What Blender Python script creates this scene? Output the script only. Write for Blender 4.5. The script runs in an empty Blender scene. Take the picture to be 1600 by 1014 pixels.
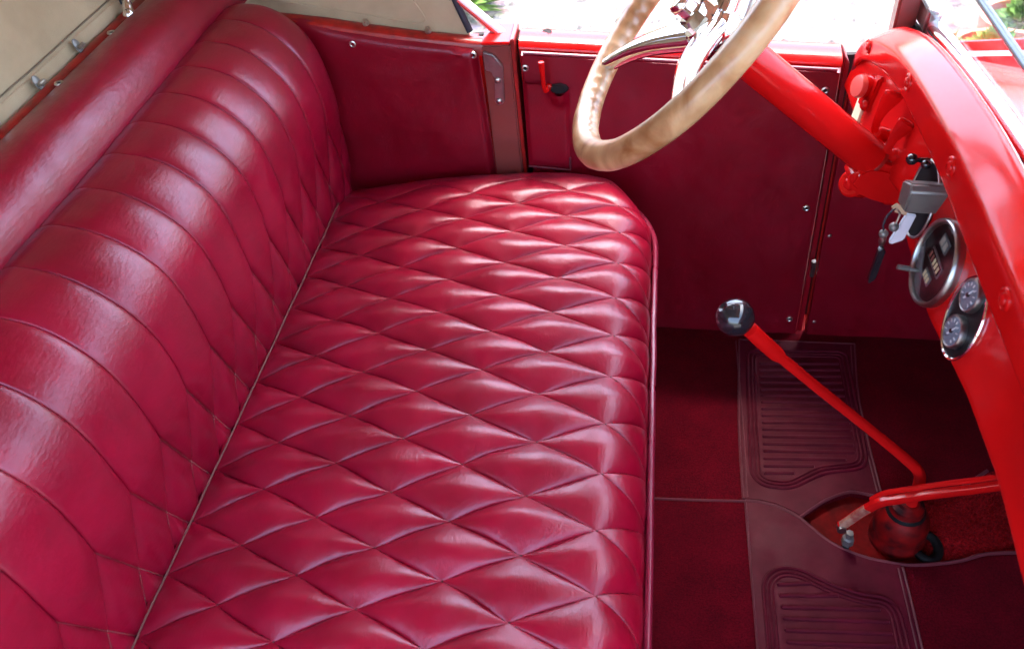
import bpy, bmesh, math, random
from mathutils import Vector, Matrix, noise
import numpy as np
random.seed(7)
D = bpy.data
S = bpy.context.scene
COL = S.collection
PI = math.pi

# ------------------------------------------------------------------ camera, sky, sun, exposure
cam_d = D.cameras.new('camera'); cam = D.objects.new('camera', cam_d); COL.objects.link(cam)
right = Vector((0.98444, 0.13280, -0.11506)); down = Vector((0.01142, -0.70178, -0.71230)); fwd = Vector((-0.17534, 0.69991, -0.69238))
m = Matrix((right, -down, -fwd)).transposed().to_4x4(); m.translation = Vector((-0.01589, -0.87782, 0.66093))
cam.matrix_world = m
cam_d.sensor_width = 36.0; cam_d.lens = 36.0 * 1294.3 / 1600.0
cam_d.dof.use_dof = True; cam_d.dof.focus_distance = 0.98; cam_d.dof.aperture_fstop = 10.0
cam_d.clip_start = 0.01; cam_d.clip_end = 500
S.camera = cam

SUN_EL, SUN_AZ = math.radians(75), math.radians(86)      # azimuth of the sun in the XY plane, from +X towards +Y
w = D.worlds.new('World'); S.world = w; w.use_nodes = True
nt = w.node_tree; bg = nt.nodes['Background']
sky = nt.nodes.new('ShaderNodeTexSky'); sky.sky_type = 'NISHITA'; sky.sun_disc = False
sky.sun_elevation = SUN_EL; sky.sun_rotation = PI / 2 - SUN_AZ
sky.air_density = 1.0; sky.dust_density = 5.5; sky.ozone_density = 2.0
nt.links.new(sky.outputs[0], bg.inputs[0]); bg.inputs[1].default_value = 0.15
sl = D.lights.new('sun', 'SUN'); sl.energy = 0.5; sl.angle = math.radians(12); sl.color = (1.0, 0.95, 0.88)
so = D.objects.new('sun', sl); COL.objects.link(so)
sdir = Vector((math.cos(SUN_EL) * math.cos(SUN_AZ), math.cos(SUN_EL) * math.sin(SUN_AZ), math.sin(SUN_EL)))
so.rotation_euler = sdir.to_track_quat('Z', 'Y').to_euler(); so.location = (0, 0, 6)
S.view_settings.view_transform = 'Standard'; S.view_settings.look = 'None'
S.view_settings.exposure = 3.82; S.view_settings.gamma = 1.0
S.render.engine = 'CYCLES'
S.cycles.use_denoising = True
S.cycles.use_adaptive_sampling = True; S.cycles.adaptive_threshold = 0.03
S.cycles.max_bounces = 8; S.cycles.diffuse_bounces = 4; S.cycles.glossy_bounces = 4; S.cycles.transmission_bounces = 8
S.cycles.sample_clamp_indirect = 8.0

# ------------------------------------------------------------------ materials
def new_mat(name):
    mt = D.materials.new(name); mt.use_nodes = True
    return mt, mt.node_tree, mt.node_tree.nodes['Principled BSDF']

def nd(t, kind, **kw):
    n = t.nodes.new(kind)
    for k, v in kw.items():
        if k in n.inputs: n.inputs[k].default_value = v
        else: setattr(n, k, v)
    return n

def col_noise(t, bsdf, c1, c2, scale, detail=4.0, coord='Object', lo=0.35, hi=0.65):
    tc = nd(t, 'ShaderNodeTexCoord'); n = nd(t, 'ShaderNodeTexNoise', Scale=scale, Detail=detail)
    t.links.new(tc.outputs[coord], n.inputs['Vector'])
    r = nd(t, 'ShaderNodeValToRGB'); r.color_ramp.elements[0].position = lo; r.color_ramp.elements[1].position = hi
    r.color_ramp.elements[0].color = (*c1, 1); r.color_ramp.elements[1].color = (*c2, 1)
    t.links.new(n.outputs['Fac'], r.inputs['Fac']); t.links.new(r.outputs['Color'], bsdf.inputs['Base Color'])
    return tc, n, r

def leather(name, c1, c2, rough=0.38, grain=0.25, spec=0.45, coat=0.25):
    mt, t, b = new_mat(name)
    tc, n, r = col_noise(t, b, c1, c2, 14.0, 6.0)
    # fine stretched grain, soft hand-worn undulation, patchy sheen
    n2 = nd(t, 'ShaderNodeTexNoise', Scale=380.0, Detail=2.0, Roughness=0.5)
    mp = nd(t, 'ShaderNodeMapping'); mp.inputs['Scale'].default_value = (1.0, 0.30, 0.8)
    t.links.new(tc.outputs['Object'], mp.inputs['Vector']); t.links.new(mp.outputs[0], n2.inputs['Vector'])
    n3 = nd(t, 'ShaderNodeTexNoise', Scale=48.0, Detail=3.0, Roughness=0.55); t.links.new(tc.outputs['Object'], n3.inputs['Vector'])
    b1 = nd(t, 'ShaderNodeBump', Strength=grain, Distance=0.0012); t.links.new(n2.outputs['Fac'], b1.inputs['Height'])
    b2 = nd(t, 'ShaderNodeBump', Strength=0.10, Distance=0.003); t.links.new(n3.outputs['Fac'], b2.inputs['Height'])
    t.links.new(b1.outputs[0], b2.inputs['Normal']); t.links.new(b2.outputs[0], b.inputs['Normal'])
    n2 = n3
    b.inputs['Coat Weight'].default_value = coat; b.inputs['Coat Roughness'].default_value = rough - 0.08; b.inputs['Coat IOR'].default_value = 1.5
    t.links.new(b2.outputs[0], b.inputs['Coat Normal'])
    mr = nd(t, 'ShaderNodeMapRange'); mr.inputs['From Min'].default_value = 0.3; mr.inputs['From Max'].default_value = 0.7
    mr.inputs['To Min'].default_value = rough - 0.05; mr.inputs['To Max'].default_value = rough + 0.10
    t.links.new(n2.outputs['Fac'], mr.inputs['Value']); t.links.new(mr.outputs[0], b.inputs['Roughness'])
    b.inputs['Specular IOR Level'].default_value = spec; b.inputs['Specular Tint'].default_value = (0.90, 0.82, 1.0, 1); b.inputs['Coat Tint'].default_value = (1.0, 0.93, 0.98, 1)  # the sky's lavender cast put into the leather highlights
    return mt

def simple(name, c, rough=0.5, metal=0.0, coat=0.0, c2=None, scale=30.0, bump=0.0, bscale=200.0, spec=0.5, coat_rough=0.05):
    mt, t, b = new_mat(name)
    b.inputs['Base Color'].default_value = (*c, 1); b.inputs['Roughness'].default_value = rough
    b.inputs['Metallic'].default_value = metal; b.inputs['Coat Weight'].default_value = coat
    b.inputs['Coat Roughness'].default_value = coat_rough; b.inputs['Specular IOR Level'].default_value = spec
    if c2: col_noise(t, b, c, c2, scale)
    if bump:
        tc = nd(t, 'ShaderNodeTexCoord'); n = nd(t, 'ShaderNodeTexNoise', Scale=bscale, Detail=4.0)
        t.links.new(tc.outputs['Object'], n.inputs['Vector'])
        bp = nd(t, 'ShaderNodeBump', Strength=bump, Distance=0.002); t.links.new(n.outputs['Fac'], bp.inputs['Height'])
        t.links.new(bp.outputs[0], b.inputs['Normal'])
    return mt

M = {}
M['leather'] = leather('seat_leather', (0.192, 0.0005, 0.0115), (0.258, 0.0011, 0.0170), 0.345, 0.24)
M['trim'] = leather('trim_leather', (0.175, 0.0004, 0.0070), (0.210, 0.0008, 0.0100), 0.36, 0.24)  # same leather as the seat, base darkened for the shade on the sides
M['piping'] = leather('piping_leather', (0.15, 0.004, 0.02), (0.18, 0.006, 0.026), 0.30, 0.12)
M['red'] = simple('red_paint', (0.58, 0.0060, 0.0060), 0.20, 0.0, 0.12, (0.53, 0.005, 0.005), 9.0, 0.02, 45.0, 0.27, 0.05)
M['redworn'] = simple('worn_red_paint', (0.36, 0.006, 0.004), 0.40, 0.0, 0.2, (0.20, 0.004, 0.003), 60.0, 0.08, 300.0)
M['floorpaint'] = simple('dull_floor_paint', (0.17, 0.0015, 0.0015), 0.7, 0, 0, (0.08, 0.001, 0.001), 50.0, 0.2, 200.0, 0.12)
M['brownred'] = simple('faded_primer_red', (0.22, 0.042, 0.034), 0.36, 0.0, 0.4, (0.19, 0.034, 0.028), 20.0, 0.03, 90.0)
M['carpet'] = simple('maroon_carpet', (0.115, 0.0006, 0.0070), 0.95, 0, 0, (0.070, 0.0004, 0.0042), 420.0, 0.9, 900.0, 0.1)
M['pile'] = simple('red_carpet_pile', (0.40, 0.008, 0.012), 0.9, 0, 0, (0.14, 0.003, 0.006), 400.0, 0.4, 700.0, 0.1)
M['vinyl'] = simple('maroon_vinyl', (0.088, 0.0042, 0.0145), 0.52, 0, 0, (0.075, 0.0034, 0.0120), 40.0, 0.12, 700.0, 0.12)
M['binding'] = simple('maroon_binding', (0.12, 0.018, 0.028), 0.5)
M['chrome'] = simple('chrome', (0.86, 0.86, 0.88), 0.07, 1.0)
M['steel'] = simple('brushed_steel', (0.42, 0.41, 0.40), 0.30, 1.0, 0, (0.33, 0.32, 0.31), 80.0, 0.05, 400.0)
M['nickel'] = simple('dull_nickel', (0.62, 0.58, 0.52), 0.32, 1.0, 0, (0.45, 0.42, 0.38), 200.0)
M['greybox'] = simple('grey_metal', (0.22, 0.21, 0.195), 0.42, 0.55, 0, (0.18, 0.175, 0.168), 70.0, 0.06, 300.0)
M['black'] = simple('black_enamel', (0.012, 0.012, 0.016), 0.16, 0, 0.6)
M['rubber'] = simple('black_rubber', (0.006, 0.0055, 0.006), 0.6, 0, 0, (0.010, 0.009, 0.009), 60.0, spec=0.15)
M['dark'] = simple('shade_black', (0.010, 0.004, 0.005), 0.9)  # near-black standing for shade in holes and gaps, also on hidden cores
M['thread'] = simple('stitch_thread', (0.24, 0.085, 0.07), 0.8)
M['darkthread'] = simple('dark_thread', (0.06, 0.008, 0.010), 0.8)
M['seamcord'] = simple('seam_cord', (0.10, 0.035, 0.025), 0.6)
M['canvas'] = simple('beige_canvas', (0.47, 0.365, 0.235), 0.9, 0, 0, (0.40, 0.305, 0.19), 7.0, 0.35, 1400.0, 0.15)
M['seamline'] = simple('canvas_seam', (0.17, 0.13, 0.085), 0.9)
M['canvasedge'] = simple('dark_binding', (0.02, 0.022, 0.035), 0.7)
M['pinkiron'] = simple('painted_iron', (0.62, 0.50, 0.50), 0.3, 0.3, 0.5)
M['plastic'] = simple('translucent_tag', (0.72, 0.70, 0.76), 0.25)
M['tan'] = simple('tan_leather', (0.50, 0.33, 0.20), 0.7)
M['cream'] = simple('cream_plate', (0.78, 0.66, 0.44), 0.4)
M['dial'] = simple('dial_face', (0.010, 0.009, 0.011), 0.7, spec=0.1); M['matteblack'] = simple('matte_black', (0.008, 0.008, 0.010), 0.5, spec=0.2)
M['dialring'] = simple('dial_ring', (0.16, 0.19, 0.20), 0.4, 0.4)
M['dialblue'] = simple('blue_grey_dial', (0.20, 0.26, 0.34), 0.35)
M['ivorymark'] = simple('dial_marks', (0.72, 0.66, 0.40), 0.5)
M['reddrum'] = simple('reddish_figures', (0.30, 0.10, 0.07), 0.5); M['paledrum'] = simple('pale_drum', (0.42, 0.40, 0.34), 0.5)
M['whitemark'] = simple('white_marks', (0.72, 0.74, 0.78), 0.5)
M['pot'] = simple('terracotta', (0.52, 0.15, 0.10), 0.8, 0, 0, (0.44, 0.13, 0.09), 12.0)
M['leaf'] = simple('green_leaves', (0.10, 0.20, 0.035), 0.5, 0, 0, (0.16, 0.28, 0.06), 20.0)
M['soil'] = simple('soil', (0.06, 0.04, 0.03), 0.95)

def wear(mat, scale, amount):
    # soft patches of trodden pile laid over the base colour
    t = mat.node_tree; b = t.nodes['Principled BSDF']; src = b.inputs['Base Color'].links[0].from_socket
    tc = nd(t, 'ShaderNodeTexCoord'); n = nd(t, 'ShaderNodeTexNoise', Scale=scale, Detail=5.0, Roughness=0.6); t.links.new(tc.outputs['Object'], n.inputs['Vector'])
    mr = nd(t, 'ShaderNodeMapRange'); mr.inputs['From Min'].default_value = 0.3; mr.inputs['From Max'].default_value = 0.7
    mr.inputs['To Min'].default_value = 1.0 - amount; mr.inputs['To Max'].default_value = 1.0 + amount; t.links.new(n.outputs['Fac'], mr.inputs['Value'])
    mx = nd(t, 'ShaderNodeVectorMath', operation='SCALE'); t.links.new(src, mx.inputs[0]); t.links.new(mr.outputs[0], mx.inputs['Scale']); t.links.new(mx.outputs[0], b.inputs['Base Color'])
wear(M['carpet'], 26.0, 0.20); wear(M['vinyl'], 30.0, 0.15); wear(M['canvas'], 16.0, 0.10)
def sheen_noise(mat, lo, hi, scale):
    t = mat.node_tree; b = t.nodes['Principled BSDF']; tc = nd(t, 'ShaderNodeTexCoord'); n = nd(t, 'ShaderNodeTexNoise', Scale=scale, Detail=6.0); t.links.new(tc.outputs['Object'], n.inputs['Vector'])
    mr = nd(t, 'ShaderNodeMapRange'); mr.inputs['From Min'].default_value = 0.35; mr.inputs['From Max'].default_value = 0.65; mr.inputs['To Min'].default_value = lo; mr.inputs['To Max'].default_value = hi
    t.links.new(n.outputs['Fac'], mr.inputs['Value']); t.links.new(mr.outputs[0], b.inputs['Roughness'])
sheen_noise(M['red'], 0.12, 0.26, 30.0); sheen_noise(M['vinyl'], 0.42, 0.62, 40.0); sheen_noise(M['black'], 0.10, 0.24, 90.0)

# tan steering wheel rim: mottled old composite
mt, t, b = new_mat('tan_composite')
tc, n, r = col_noise(t, b, (0.27, 0.10, 0.030), (0.53, 0.305, 0.145), 30.0, 8.0, lo=0.30, hi=0.56)
n.inputs['Distortion'].default_value = 0.5
e = r.color_ramp.elements.new(0.80); e.color = (0.60, 0.44, 0.28, 1)
b.inputs['Roughness'].default_value = 0.34; b.inputs['Coat Weight'].default_value = 0.35; b.inputs['Coat Roughness'].default_value = 0.15
M['rim'] = mt

# glass
def thin_glass(name, ior, tint, edge=0.7):
    mt, t, b = new_mat(name)
    tr = nd(t, 'ShaderNodeBsdfTransparent'); tr.inputs['Color'].default_value = (*tint, 1)
    gl = nd(t, 'ShaderNodeBsdfGlossy'); gl.inputs['Roughness'].default_value = 0.02
    lw = nd(t, 'ShaderNodeLayerWeight'); pw = nd(t, 'ShaderNodeMath', operation='POWER'); pw.inputs[1].default_value = 4.0
    fr = nd(t, 'ShaderNodeMath', operation='MULTIPLY_ADD'); fr.inputs[1].default_value = edge; fr.inputs[2].default_value = ior
    lw.inputs['Blend'].default_value = 0.5; t.links.new(lw.outputs['Facing'], pw.inputs[0]); t.links.new(pw.outputs[0], fr.inputs[0])
    mx = nd(t, 'ShaderNodeMixShader'); t.links.new(fr.outputs[0], mx.inputs[0]); t.links.new(tr.outputs[0], mx.inputs[1]); t.links.new(gl.outputs[0], mx.inputs[2])
    t.nodes.remove(b); t.links.new(mx.outputs[0], t.nodes['Material Output'].inputs['Surface'])
    return mt
M['glass'] = thin_glass('window_glass', 0.035, (0.97, 0.985, 0.98)); M['lens'] = thin_glass('gauge_lens', 0.010, (0.97, 0.97, 0.97), 0.25)

# gravel ground
mt, t, b = new_mat('pale_gravel')
tc, n, r = col_noise(t, b, (0.085, 0.078, 0.068), (0.150, 0.140, 0.126), 9.0, 8.0)
v = nd(t, 'ShaderNodeTexVoronoi', Scale=26.0); t.links.new(tc.outputs['Object'], v.inputs['Vector'])
mx = nd(t, 'ShaderNodeMix', data_type='RGBA', blend_type='MULTIPLY'); mx.inputs[0].default_value = 0.35
t.links.new(r.outputs['Color'], mx.inputs[6]); t.links.new(v.outputs['Color'], mx.inputs[7]); t.links.new(mx.outputs[2], b.inputs['Base Color'])
bp = nd(t, 'ShaderNodeBump', Strength=0.8, Distance=0.02); t.links.new(v.outputs['Distance'], bp.inputs['Height']); t.links.new(bp.outputs[0], b.inputs['Normal'])
b.inputs['Roughness'].default_value = 0.95
M['gravel'] = mt

# ------------------------------------------------------------------ helpers
def root_loc(o):
    while o.parent: o = o.parent
    return Vector(o.location)

def thing(name, label, cat, loc=(0, 0, 0), group=None):
    o = D.objects.new(name, None); COL.objects.link(o); o.location = loc
    o.empty_display_size = 0.03
    o['label'] = label; o['category'] = cat
    if group: o['group'] = group
    return o

def tag(o, label, cat, group=None):
    o['label'] = label; o['category'] = cat
    if group: o['group'] = group
    return o

def mk_mesh(name, verts, faces, mat, sharp=40.0, smooth=True):
    me = D.meshes.new(name); me.from_pydata([tuple(v) for v in verts], [], faces)
    bm = bmesh.new(); bm.from_mesh(me); bmesh.ops.remove_doubles(bm, verts=bm.verts, dist=1e-6)
    bmesh.ops.recalc_face_normals(bm, faces=bm.faces); bm.to_mesh(me); bm.free()
    me.materials.append(M[mat] if isinstance(mat, str) else mat)
    if smooth:
        me.polygons.foreach_set('use_smooth', [True] * len(me.polygons))
        me.set_sharp_from_angle(angle=math.radians(sharp))
    me.update()
    return me

def put(name, me, parent=None, loc=None, rot=None):
    """link a mesh as an object; coordinates are in the world, the parent Empty's place is taken off"""
    o = D.objects.new(name, me); COL.objects.link(o)
    L = Vector(loc) if loc is not None else Vector((0, 0, 0))
    if parent is not None:
        p = parent
        base = Vector((0, 0, 0))
        q = p
        while q is not None: base += Vector(q.location); q = q.parent
        o.parent = p; L = L - base
    o.location = L
    if rot is not None: o.rotation_euler = rot
    return o

def obj(name, geo, mat, parent=None, sharp=40.0, smooth=True):
    return put(name, mk_mesh(name, geo[0], geo[1], mat, sharp, smooth), parent)

def join(*gs):
    V, F = [], []
    for v, f in gs:
        k = len(V); V += list(v); F += [tuple(i + k for i in q) for q in f]
    return V, F

def tube(path, rad, n=10, closed=False, caps=True, squash=1.0, up=None):
    P = [Vector(p) for p in path]; N = len(P); V, F = [], []
    R = rad if isinstance(rad, (list, tuple)) else [rad] * N
    T = []
    for i in range(N):
        a = P[(i - 1) % N] if (closed or i > 0) else P[0]; c = P[(i + 1) % N] if (closed or i < N - 1) else P[-1]
        T.append((c - a).normalized())
    u = Vector(up) if up else (Vector((0, 0, 1)) if abs(T[0].z) < 0.9 else Vector((1, 0, 0)))
    u = (u - T[0] * u.dot(T[0])).normalized()
    for i in range(N):
        u = (u - T[i] * u.dot(T[i])).normalized(); s = T[i].cross(u)
        for k in range(n):
            a = 2 * PI * k / n
            V.append(P[i] + (u * math.cos(a) * squash + s * math.sin(a)) * R[i])
    for i in range(N if closed else N - 1):
        j = (i + 1) % N
        for k in range(n):
            l = (k + 1) % n
            F.append((i * n + k, i * n + l, j * n + l, j * n + k))
    if caps and not closed:
        F.append(tuple(range(n))[::-1]); F.append(tuple(range((N - 1) * n, N * n)))
    return V, F

def lathe(prof, axis=(0, 0, 1), at=(0, 0, 0), n=24, sx=1.0, sy=1.0, up=None):
    """profile (radius, height) turned round an axis"""
    A = Vector(axis).normalized()
    u = Vector(up) if up else (Vector((0, 0, 1)) if abs(A.z) < 0.9 else Vector((0, 1, 0)))
    u = (u - A * u.dot(A)).normalized(); s = A.cross(u); at = Vector(at); V, F = [], []
    for r, h in prof:
        for k in range(n):
            a = 2 * PI * k / n
            V.append(at + A * h + u * math.cos(a) * r * sx + s * math.sin(a) * r * sy)
    for i in range(len(prof) - 1):
        for k in range(n):
            l = (k + 1) % n
            F.append((i * n + k, i * n + l, (i + 1) * n + l, (i + 1) * n + k))
    if prof[0][0] > 1e-7: F.append(tuple(range(n))[::-1])
    if prof[-1][0] > 1e-7: F.append(tuple(range((len(prof) - 1) * n, len(prof) * n)))
    return V, F

def grid(fn, nu, nv, us=None, vs=None):
    us = us or [i / nu for i in range(nu + 1)]; vs = vs or [i / nv for i in range(nv + 1)]
    V = [fn(u, v) for u in us for v in vs]; k = len(vs)
    F = [(i * k + j, (i + 1) * k + j, (i + 1) * k + j + 1, i * k + j + 1) for i in range(len(us) - 1) for j in range(k - 1)]
    return V, F

def bevelled(geo, width, seg=2):
    me = D.meshes.new('tmp'); me.from_pydata([tuple(v) for v in geo[0]], [], geo[1])
    bm = bmesh.new(); bm.from_mesh(me); bmesh.ops.recalc_face_normals(bm, faces=bm.faces)
    es = [e for e in bm.edges if len(e.link_faces) == 2 and e.calc_face_angle(0) > 0.6]
    bmesh.ops.bevel(bm, geom=es, offset=width, segments=seg, affect='EDGES', clamp_overlap=True)
    bm.verts.index_update()
    V = [v.co.copy() for v in bm.verts]; F = [tuple(v.index for v in f.verts) for f in bm.faces]
    bm.free(); D.meshes.remove(me)
    return V, F

def prism(pts, d0, d1):
    """pts: 3-D polygon; d0 and d1: vectors to its two faces"""
    d0, d1 = Vector(d0), Vector(d1); n = len(pts); P = [Vector(p) for p in pts]
    V = [p + d0 for p in P] + [p + d1 for p in P]
    F = [tuple(range(n))[::-1], tuple(range(n, 2 * n))] + [(i, (i + 1) % n, n + (i + 1) % n, n + i) for i in range(n)]
    return V, F

def box(x0, x1, y0, y1, z0, z1):
    return prism([(x0, y0, z0), (x1, y0, z0), (x1, y1, z0), (x0, y1, z0)], (0, 0, 0), (0, 0, z1 - z0))

def smoothpath(pts, n=8, closed=False):
    P = [Vector(p) for p in pts]; out = []; N = len(P)
    for i in range(N if closed else N - 1):
        if closed: a, b_, c, d = P[(i - 1) % N], P[i], P[(i + 1) % N], P[(i + 2) % N]
        else: a, b_, c, d = P[max(i - 1, 0)], P[i], P[i + 1], P[min(i + 2, N - 1)]
        for k in range(n):
            s = k / n
            out.append(0.5 * ((2 * b_) + (c - a) * s + (2 * a - 5 * b_ + 4 * c - d) * s * s + (3 * b_ - a - 3 * c + d) * s ** 3))
    if not closed: out.append(P[-1])
    return out

def interp(x, xs, ys): return float(np.interp(x, xs, ys))
def sstep(a, b_, x):
    s = min(max((x - a) / (b_ - a), 0.0), 1.0); return s * s * (3 - 2 * s)
def YW(x): return 0.143 - 0.055 * (x + 0.2)          # the far side of the body tapers towards the front
FLOOR = -0.336

# ------------------------------------------------------------------ ground
g = grid(lambda u, v: Vector((-60 + 120 * u, -60 + 120 * v, -0.78)), 1, 1)
o = obj('ground', g, 'gravel'); o['kind'] = 'structure'

# ------------------------------------------------------------------ car body: floor, pillar, rails, cowl side, riser
body = thing('open_car', 'bright red open car shell around the seat, with leather-lined door and brown-red pillar', 'car', (0, -0.42, -0.40))
obj('floor_pan', box(-0.72, 0.50, -0.99, 0.19, -0.37, -0.346), 'floorpaint', body)
obj('seat_riser', bevelled(box(-0.060, -0.034, -0.93, -0.03, -0.345, -0.062), 0.004), 'trim', body)
obj('firewall', box(0.452, 0.46, -0.98, 0.115, -0.345, 0.20), 'trim', body)
def side_plate(x0, x1, z0, z1a, z1b, y_in, y_out):
    return prism([(x0, YW(x0), z0), (x1, YW(x1), z0), (x1, YW(x1), z1b), (x0, YW(x0), z1a)], (0, y_in, 0), (0, y_out, 0))
obj('quarter_shell', side_plate(-0.70, -0.262, -0.37, 0.215, 0.168, 0.010, 0.034), 'red', body)
# red top rail above the quarter trim
rail_pts = [(-0.70, 0.232), (-0.56, 0.220), (-0.47, 0.208), (-0.415, 0.1975), (-0.34, 0.1855), (-0.262, 0.1760), (-0.217, 0.1715)]
def rail(u, v):
    x = -0.70 + u * (0.70 - 0.217); z = interp(x, [p[0] for p in rail_pts], [p[1] for p in rail_pts])
    a = v * PI; return Vector((x, YW(x) + 0.012 - 0.012 * math.cos(a), z - 0.010 + 0.008 * math.sin(a) - (0.012 if v < 0.01 else 0)))
obj('top_rail', grid(rail, 30, 10), 'redworn', body)
# pillar
px0, px1 = -0.2580, -0.2175
pil = obj('door_pillar', bevelled(prism([(px0, YW(px0), -0.06), (px1, YW(px1), -0.06), (px1 + 0.004, YW(px1), 0.170), (px0 + 0.006, YW(px0), 0.170)], (0, -0.005, 0), (0, 0.05, 0)), 0.0022), 'brownred', body)
obj('pillar_edge', bevelled(prism([(px1 + 0.0005, YW(px1), -0.06), (px1 + 0.0055, YW(px1), -0.06), (px1 + 0.0095, YW(px1), 0.176), (px1 + 0.0045, YW(px1), 0.176)], (0, -0.002, 0), (0, 0.05, 0)), 0.001), 'redworn', body)
obj('pillar_cap', bevelled(prism([(px0 + 0.006, YW(px0) - 0.006, 0.1705), (px1 + 0.004, YW(px1) - 0.006, 0.1705), (px1 + 0.004, YW(px1) + 0.05, 0.1705), (px0 + 0.006, YW(px0) + 0.05, 0.1705)], (0, 0, 0), (0, 0, 0.004)), 0.001), 'red', body)
obj('door_gap_fill', box(px1 + 0.010, -0.2045, YW(px1) + 0.02, YW(px1) + 0.05, -0.345, 0.165), 'dark', body)  # dark filler added in the door gap to stop light showing through
obj('pillar_gap_blocker', box(-0.275, -0.198, YW(-0.2) + 0.052, YW(-0.2) + 0.060, -0.36, 0.160), 'dark', body)  # dark sheet added behind the pillar gap to block outside light
obj('hinge_gap_blocker', box(0.196, 0.235, YW(0.2) + 0.052, YW(0.2) + 0.060, -0.36, 0.118), 'dark', body)  # dark sheet added behind the hinge gap, also a light block
# striker plate on the pillar
st = [(-0.2500, 0.163), (-0.2370, 0.1595), (-0.2255, 0.1430), (-0.2300, 0.0900), (-0.2340, 0.0850), (-0.2400, 0.0850), (-0.2437, 0.0890), (-0.2390, 0.1240), (-0.2425, 0.1345), (-0.2505, 0.1370)]
sp = obj('striker_plate', bevelled(prism([(x, YW(x), z) for x, z in st], (0, -0.0105, 0), (0, -0.0052, 0)), 0.0012), 'steel', body)
scr = mk_mesh('screw', *lathe([(0.0, 0.0024), (0.0030, 0.0020), (0.0042, 0.0008), (0.0043, 0.0)], (0, -1, 0), n=16), 'nickel')
slot = mk_mesh('screw_slot', *box(-0.0034, 0.0034, -0.0027, -0.0010, -0.0005, 0.0005), 'dark')
for x, z in ((-0.2352, 0.1225), (-0.2370, 0.0915)):
    s_ = put('screw', scr, sp, (x, YW(x) - 0.0105, z), (0, random.uniform(-0.5, 0.5), 0))
# near side wall of the body, unseen, cut low to let fill light in
obj('near_side_wall', box(-0.70, 0.45, -0.992, -0.975, -0.37, -0.22), 'trim', body)
obj('rear_wall', box(-0.715, -0.70, -0.975, 0.17, -0.37, 0.25), 'trim', body)

# eyelet shared mesh (axis towards -Y)
eye_prof = [(0.0022, 0.0), (0.0024, 0.0012), (0.0034, 0.0018), (0.0048, 0.0012), (0.0052, 0.0)]
def eye_mesh(name, axis):
    ga, gb = lathe(eye_prof, axis, n=20), lathe([(0.0, 0.0004), (0.0024, 0.0004), (0.0024, 0.0)], axis, n=16)
    me = mk_mesh(name, *join(ga, gb), 'nickel'); me.materials.append(M['dark'])
    for p in me.polygons:
        if max(Vector(me.vertices[i].co).length for i in p.vertices) < 0.00262: p.material_index = 1
    return me
eye_me = eye_mesh('eyelet', (0, -1, 0))
riv_me = mk_mesh('rivet', *lathe([(0.0, 0.0022), (0.0020, 0.0017), (0.0030, 0.0006), (0.0031, 0.0)], (0, -1, 0), n=14), 'nickel')
def eyelet(parent, x, z, dy=0.0):
    return put('eyelet', eye_me, parent, (x, YW(x) - dy, z))

# ------------------------------------------------------------------ leather trim of the far side
def trim_grid(xs0, xs1, zb, zt, puff, seed, edge=0.010, nu=50, nv=40, wr=None):
    def fn(u, v):
        x = xs0 + (xs1 - xs0) * u; top = zt(x); z = zb + (top - zb) * v
        d = min(u * (xs1 - xs0), (1 - u) * (xs1 - xs0), (1 - v) * (top - zb), v * (top - zb))
        k = sstep(0, edge, d)
        n = noise.noise(Vector((x * 9 + seed, z * 9, seed))) * 0.5 + noise.noise(Vector((x * 25 + seed, z * 14, seed))) * 0.18
        extra = wr(x, z) if wr else 0.0
        return Vector((x, YW(x) + 0.004 - k * (0.006 + puff * (0.5 + n)) - extra * k, z))
    ease = lambda n: [0.5 - 0.5 * math.cos(PI * i / n) for i in range(n + 1)]
    return grid(fn, nu, nv, ease(nu), ease(nv))

quarter = thing('side_trim_panel', 'dark maroon leather side panel between the backrest and the brown-red door pillar', 'trim panel', (-0.36, YW(-0.36), -0.33))
zt_q = lambda x: interp(x, [-0.50, -0.45, -0.382, -0.296, -0.262], [0.2105, 0.1975, 0.1845, 0.1725, 0.1675])
def wrinkle(x, z):
    # tension folds running away from the upper front eyelet
    dx, dz = x + 0.263, z - 0.155; r = math.hypot(dx, dz); a = math.atan2(dz, dx)
    return 0.0022 * math.sin(a * 9.0 + 0.6) * math.exp(-r / 0.05) * sstep(0.005, 0.03, r)
obj('leather_panel', trim_grid(-0.54, -0.2595, -0.33, zt_q, 0.006, 1.3, wr=wrinkle), 'trim', quarter)
eyelet(quarter, -0.432, 0.176, 0.004); eyelet(quarter, -0.2655, 0.156, 0.003)

zdt = lambda x: 0.150 - 0.078 * x
dx0, dx1 = -0.2035, 0.2045
def shell(u, v):
    x = dx0 + (dx1 - dx0) * u; a = v * PI
    return Vector((x, YW(x) + 0.030 - 0.026 * math.cos(a), zdt(x) - 0.006 + 0.012 * math.sin(a)))
door = obj('door', prism([(dx0, YW(dx0), -0.345), (dx1, YW(dx1), -0.345), (dx1, YW(dx1), zdt(dx1) - 0.006), (dx0, YW(dx0), zdt(dx0) - 0.006)], (0, 0.005, 0), (0, 0.056, 0)), 'red', body)
door['label'] = 'maroon leather lined door with map pocket and small red lever, behind the steering wheel'
obj('door_top', grid(shell, 24, 12), 'red', door)
dp = obj('leather_panel', trim_grid(dx0 + 0.001, dx1 - 0.0005, -0.352, lambda x: zdt(x) - 0.008, 0.005, 4.1, edge=0.003, nu=60, wr=lambda x, z: 0.0012 * noise.noise(Vector((x * 30, z * 9, 2.0)))), 'trim', door)
obj('top_bead', tube([(x, YW(x) - 0.0015, zdt(x) - 0.0085) for x in np.linspace(dx0 + 0.006, dx1 - 0.006, 30)], 0.0024, 8), 'trim', door)
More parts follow.
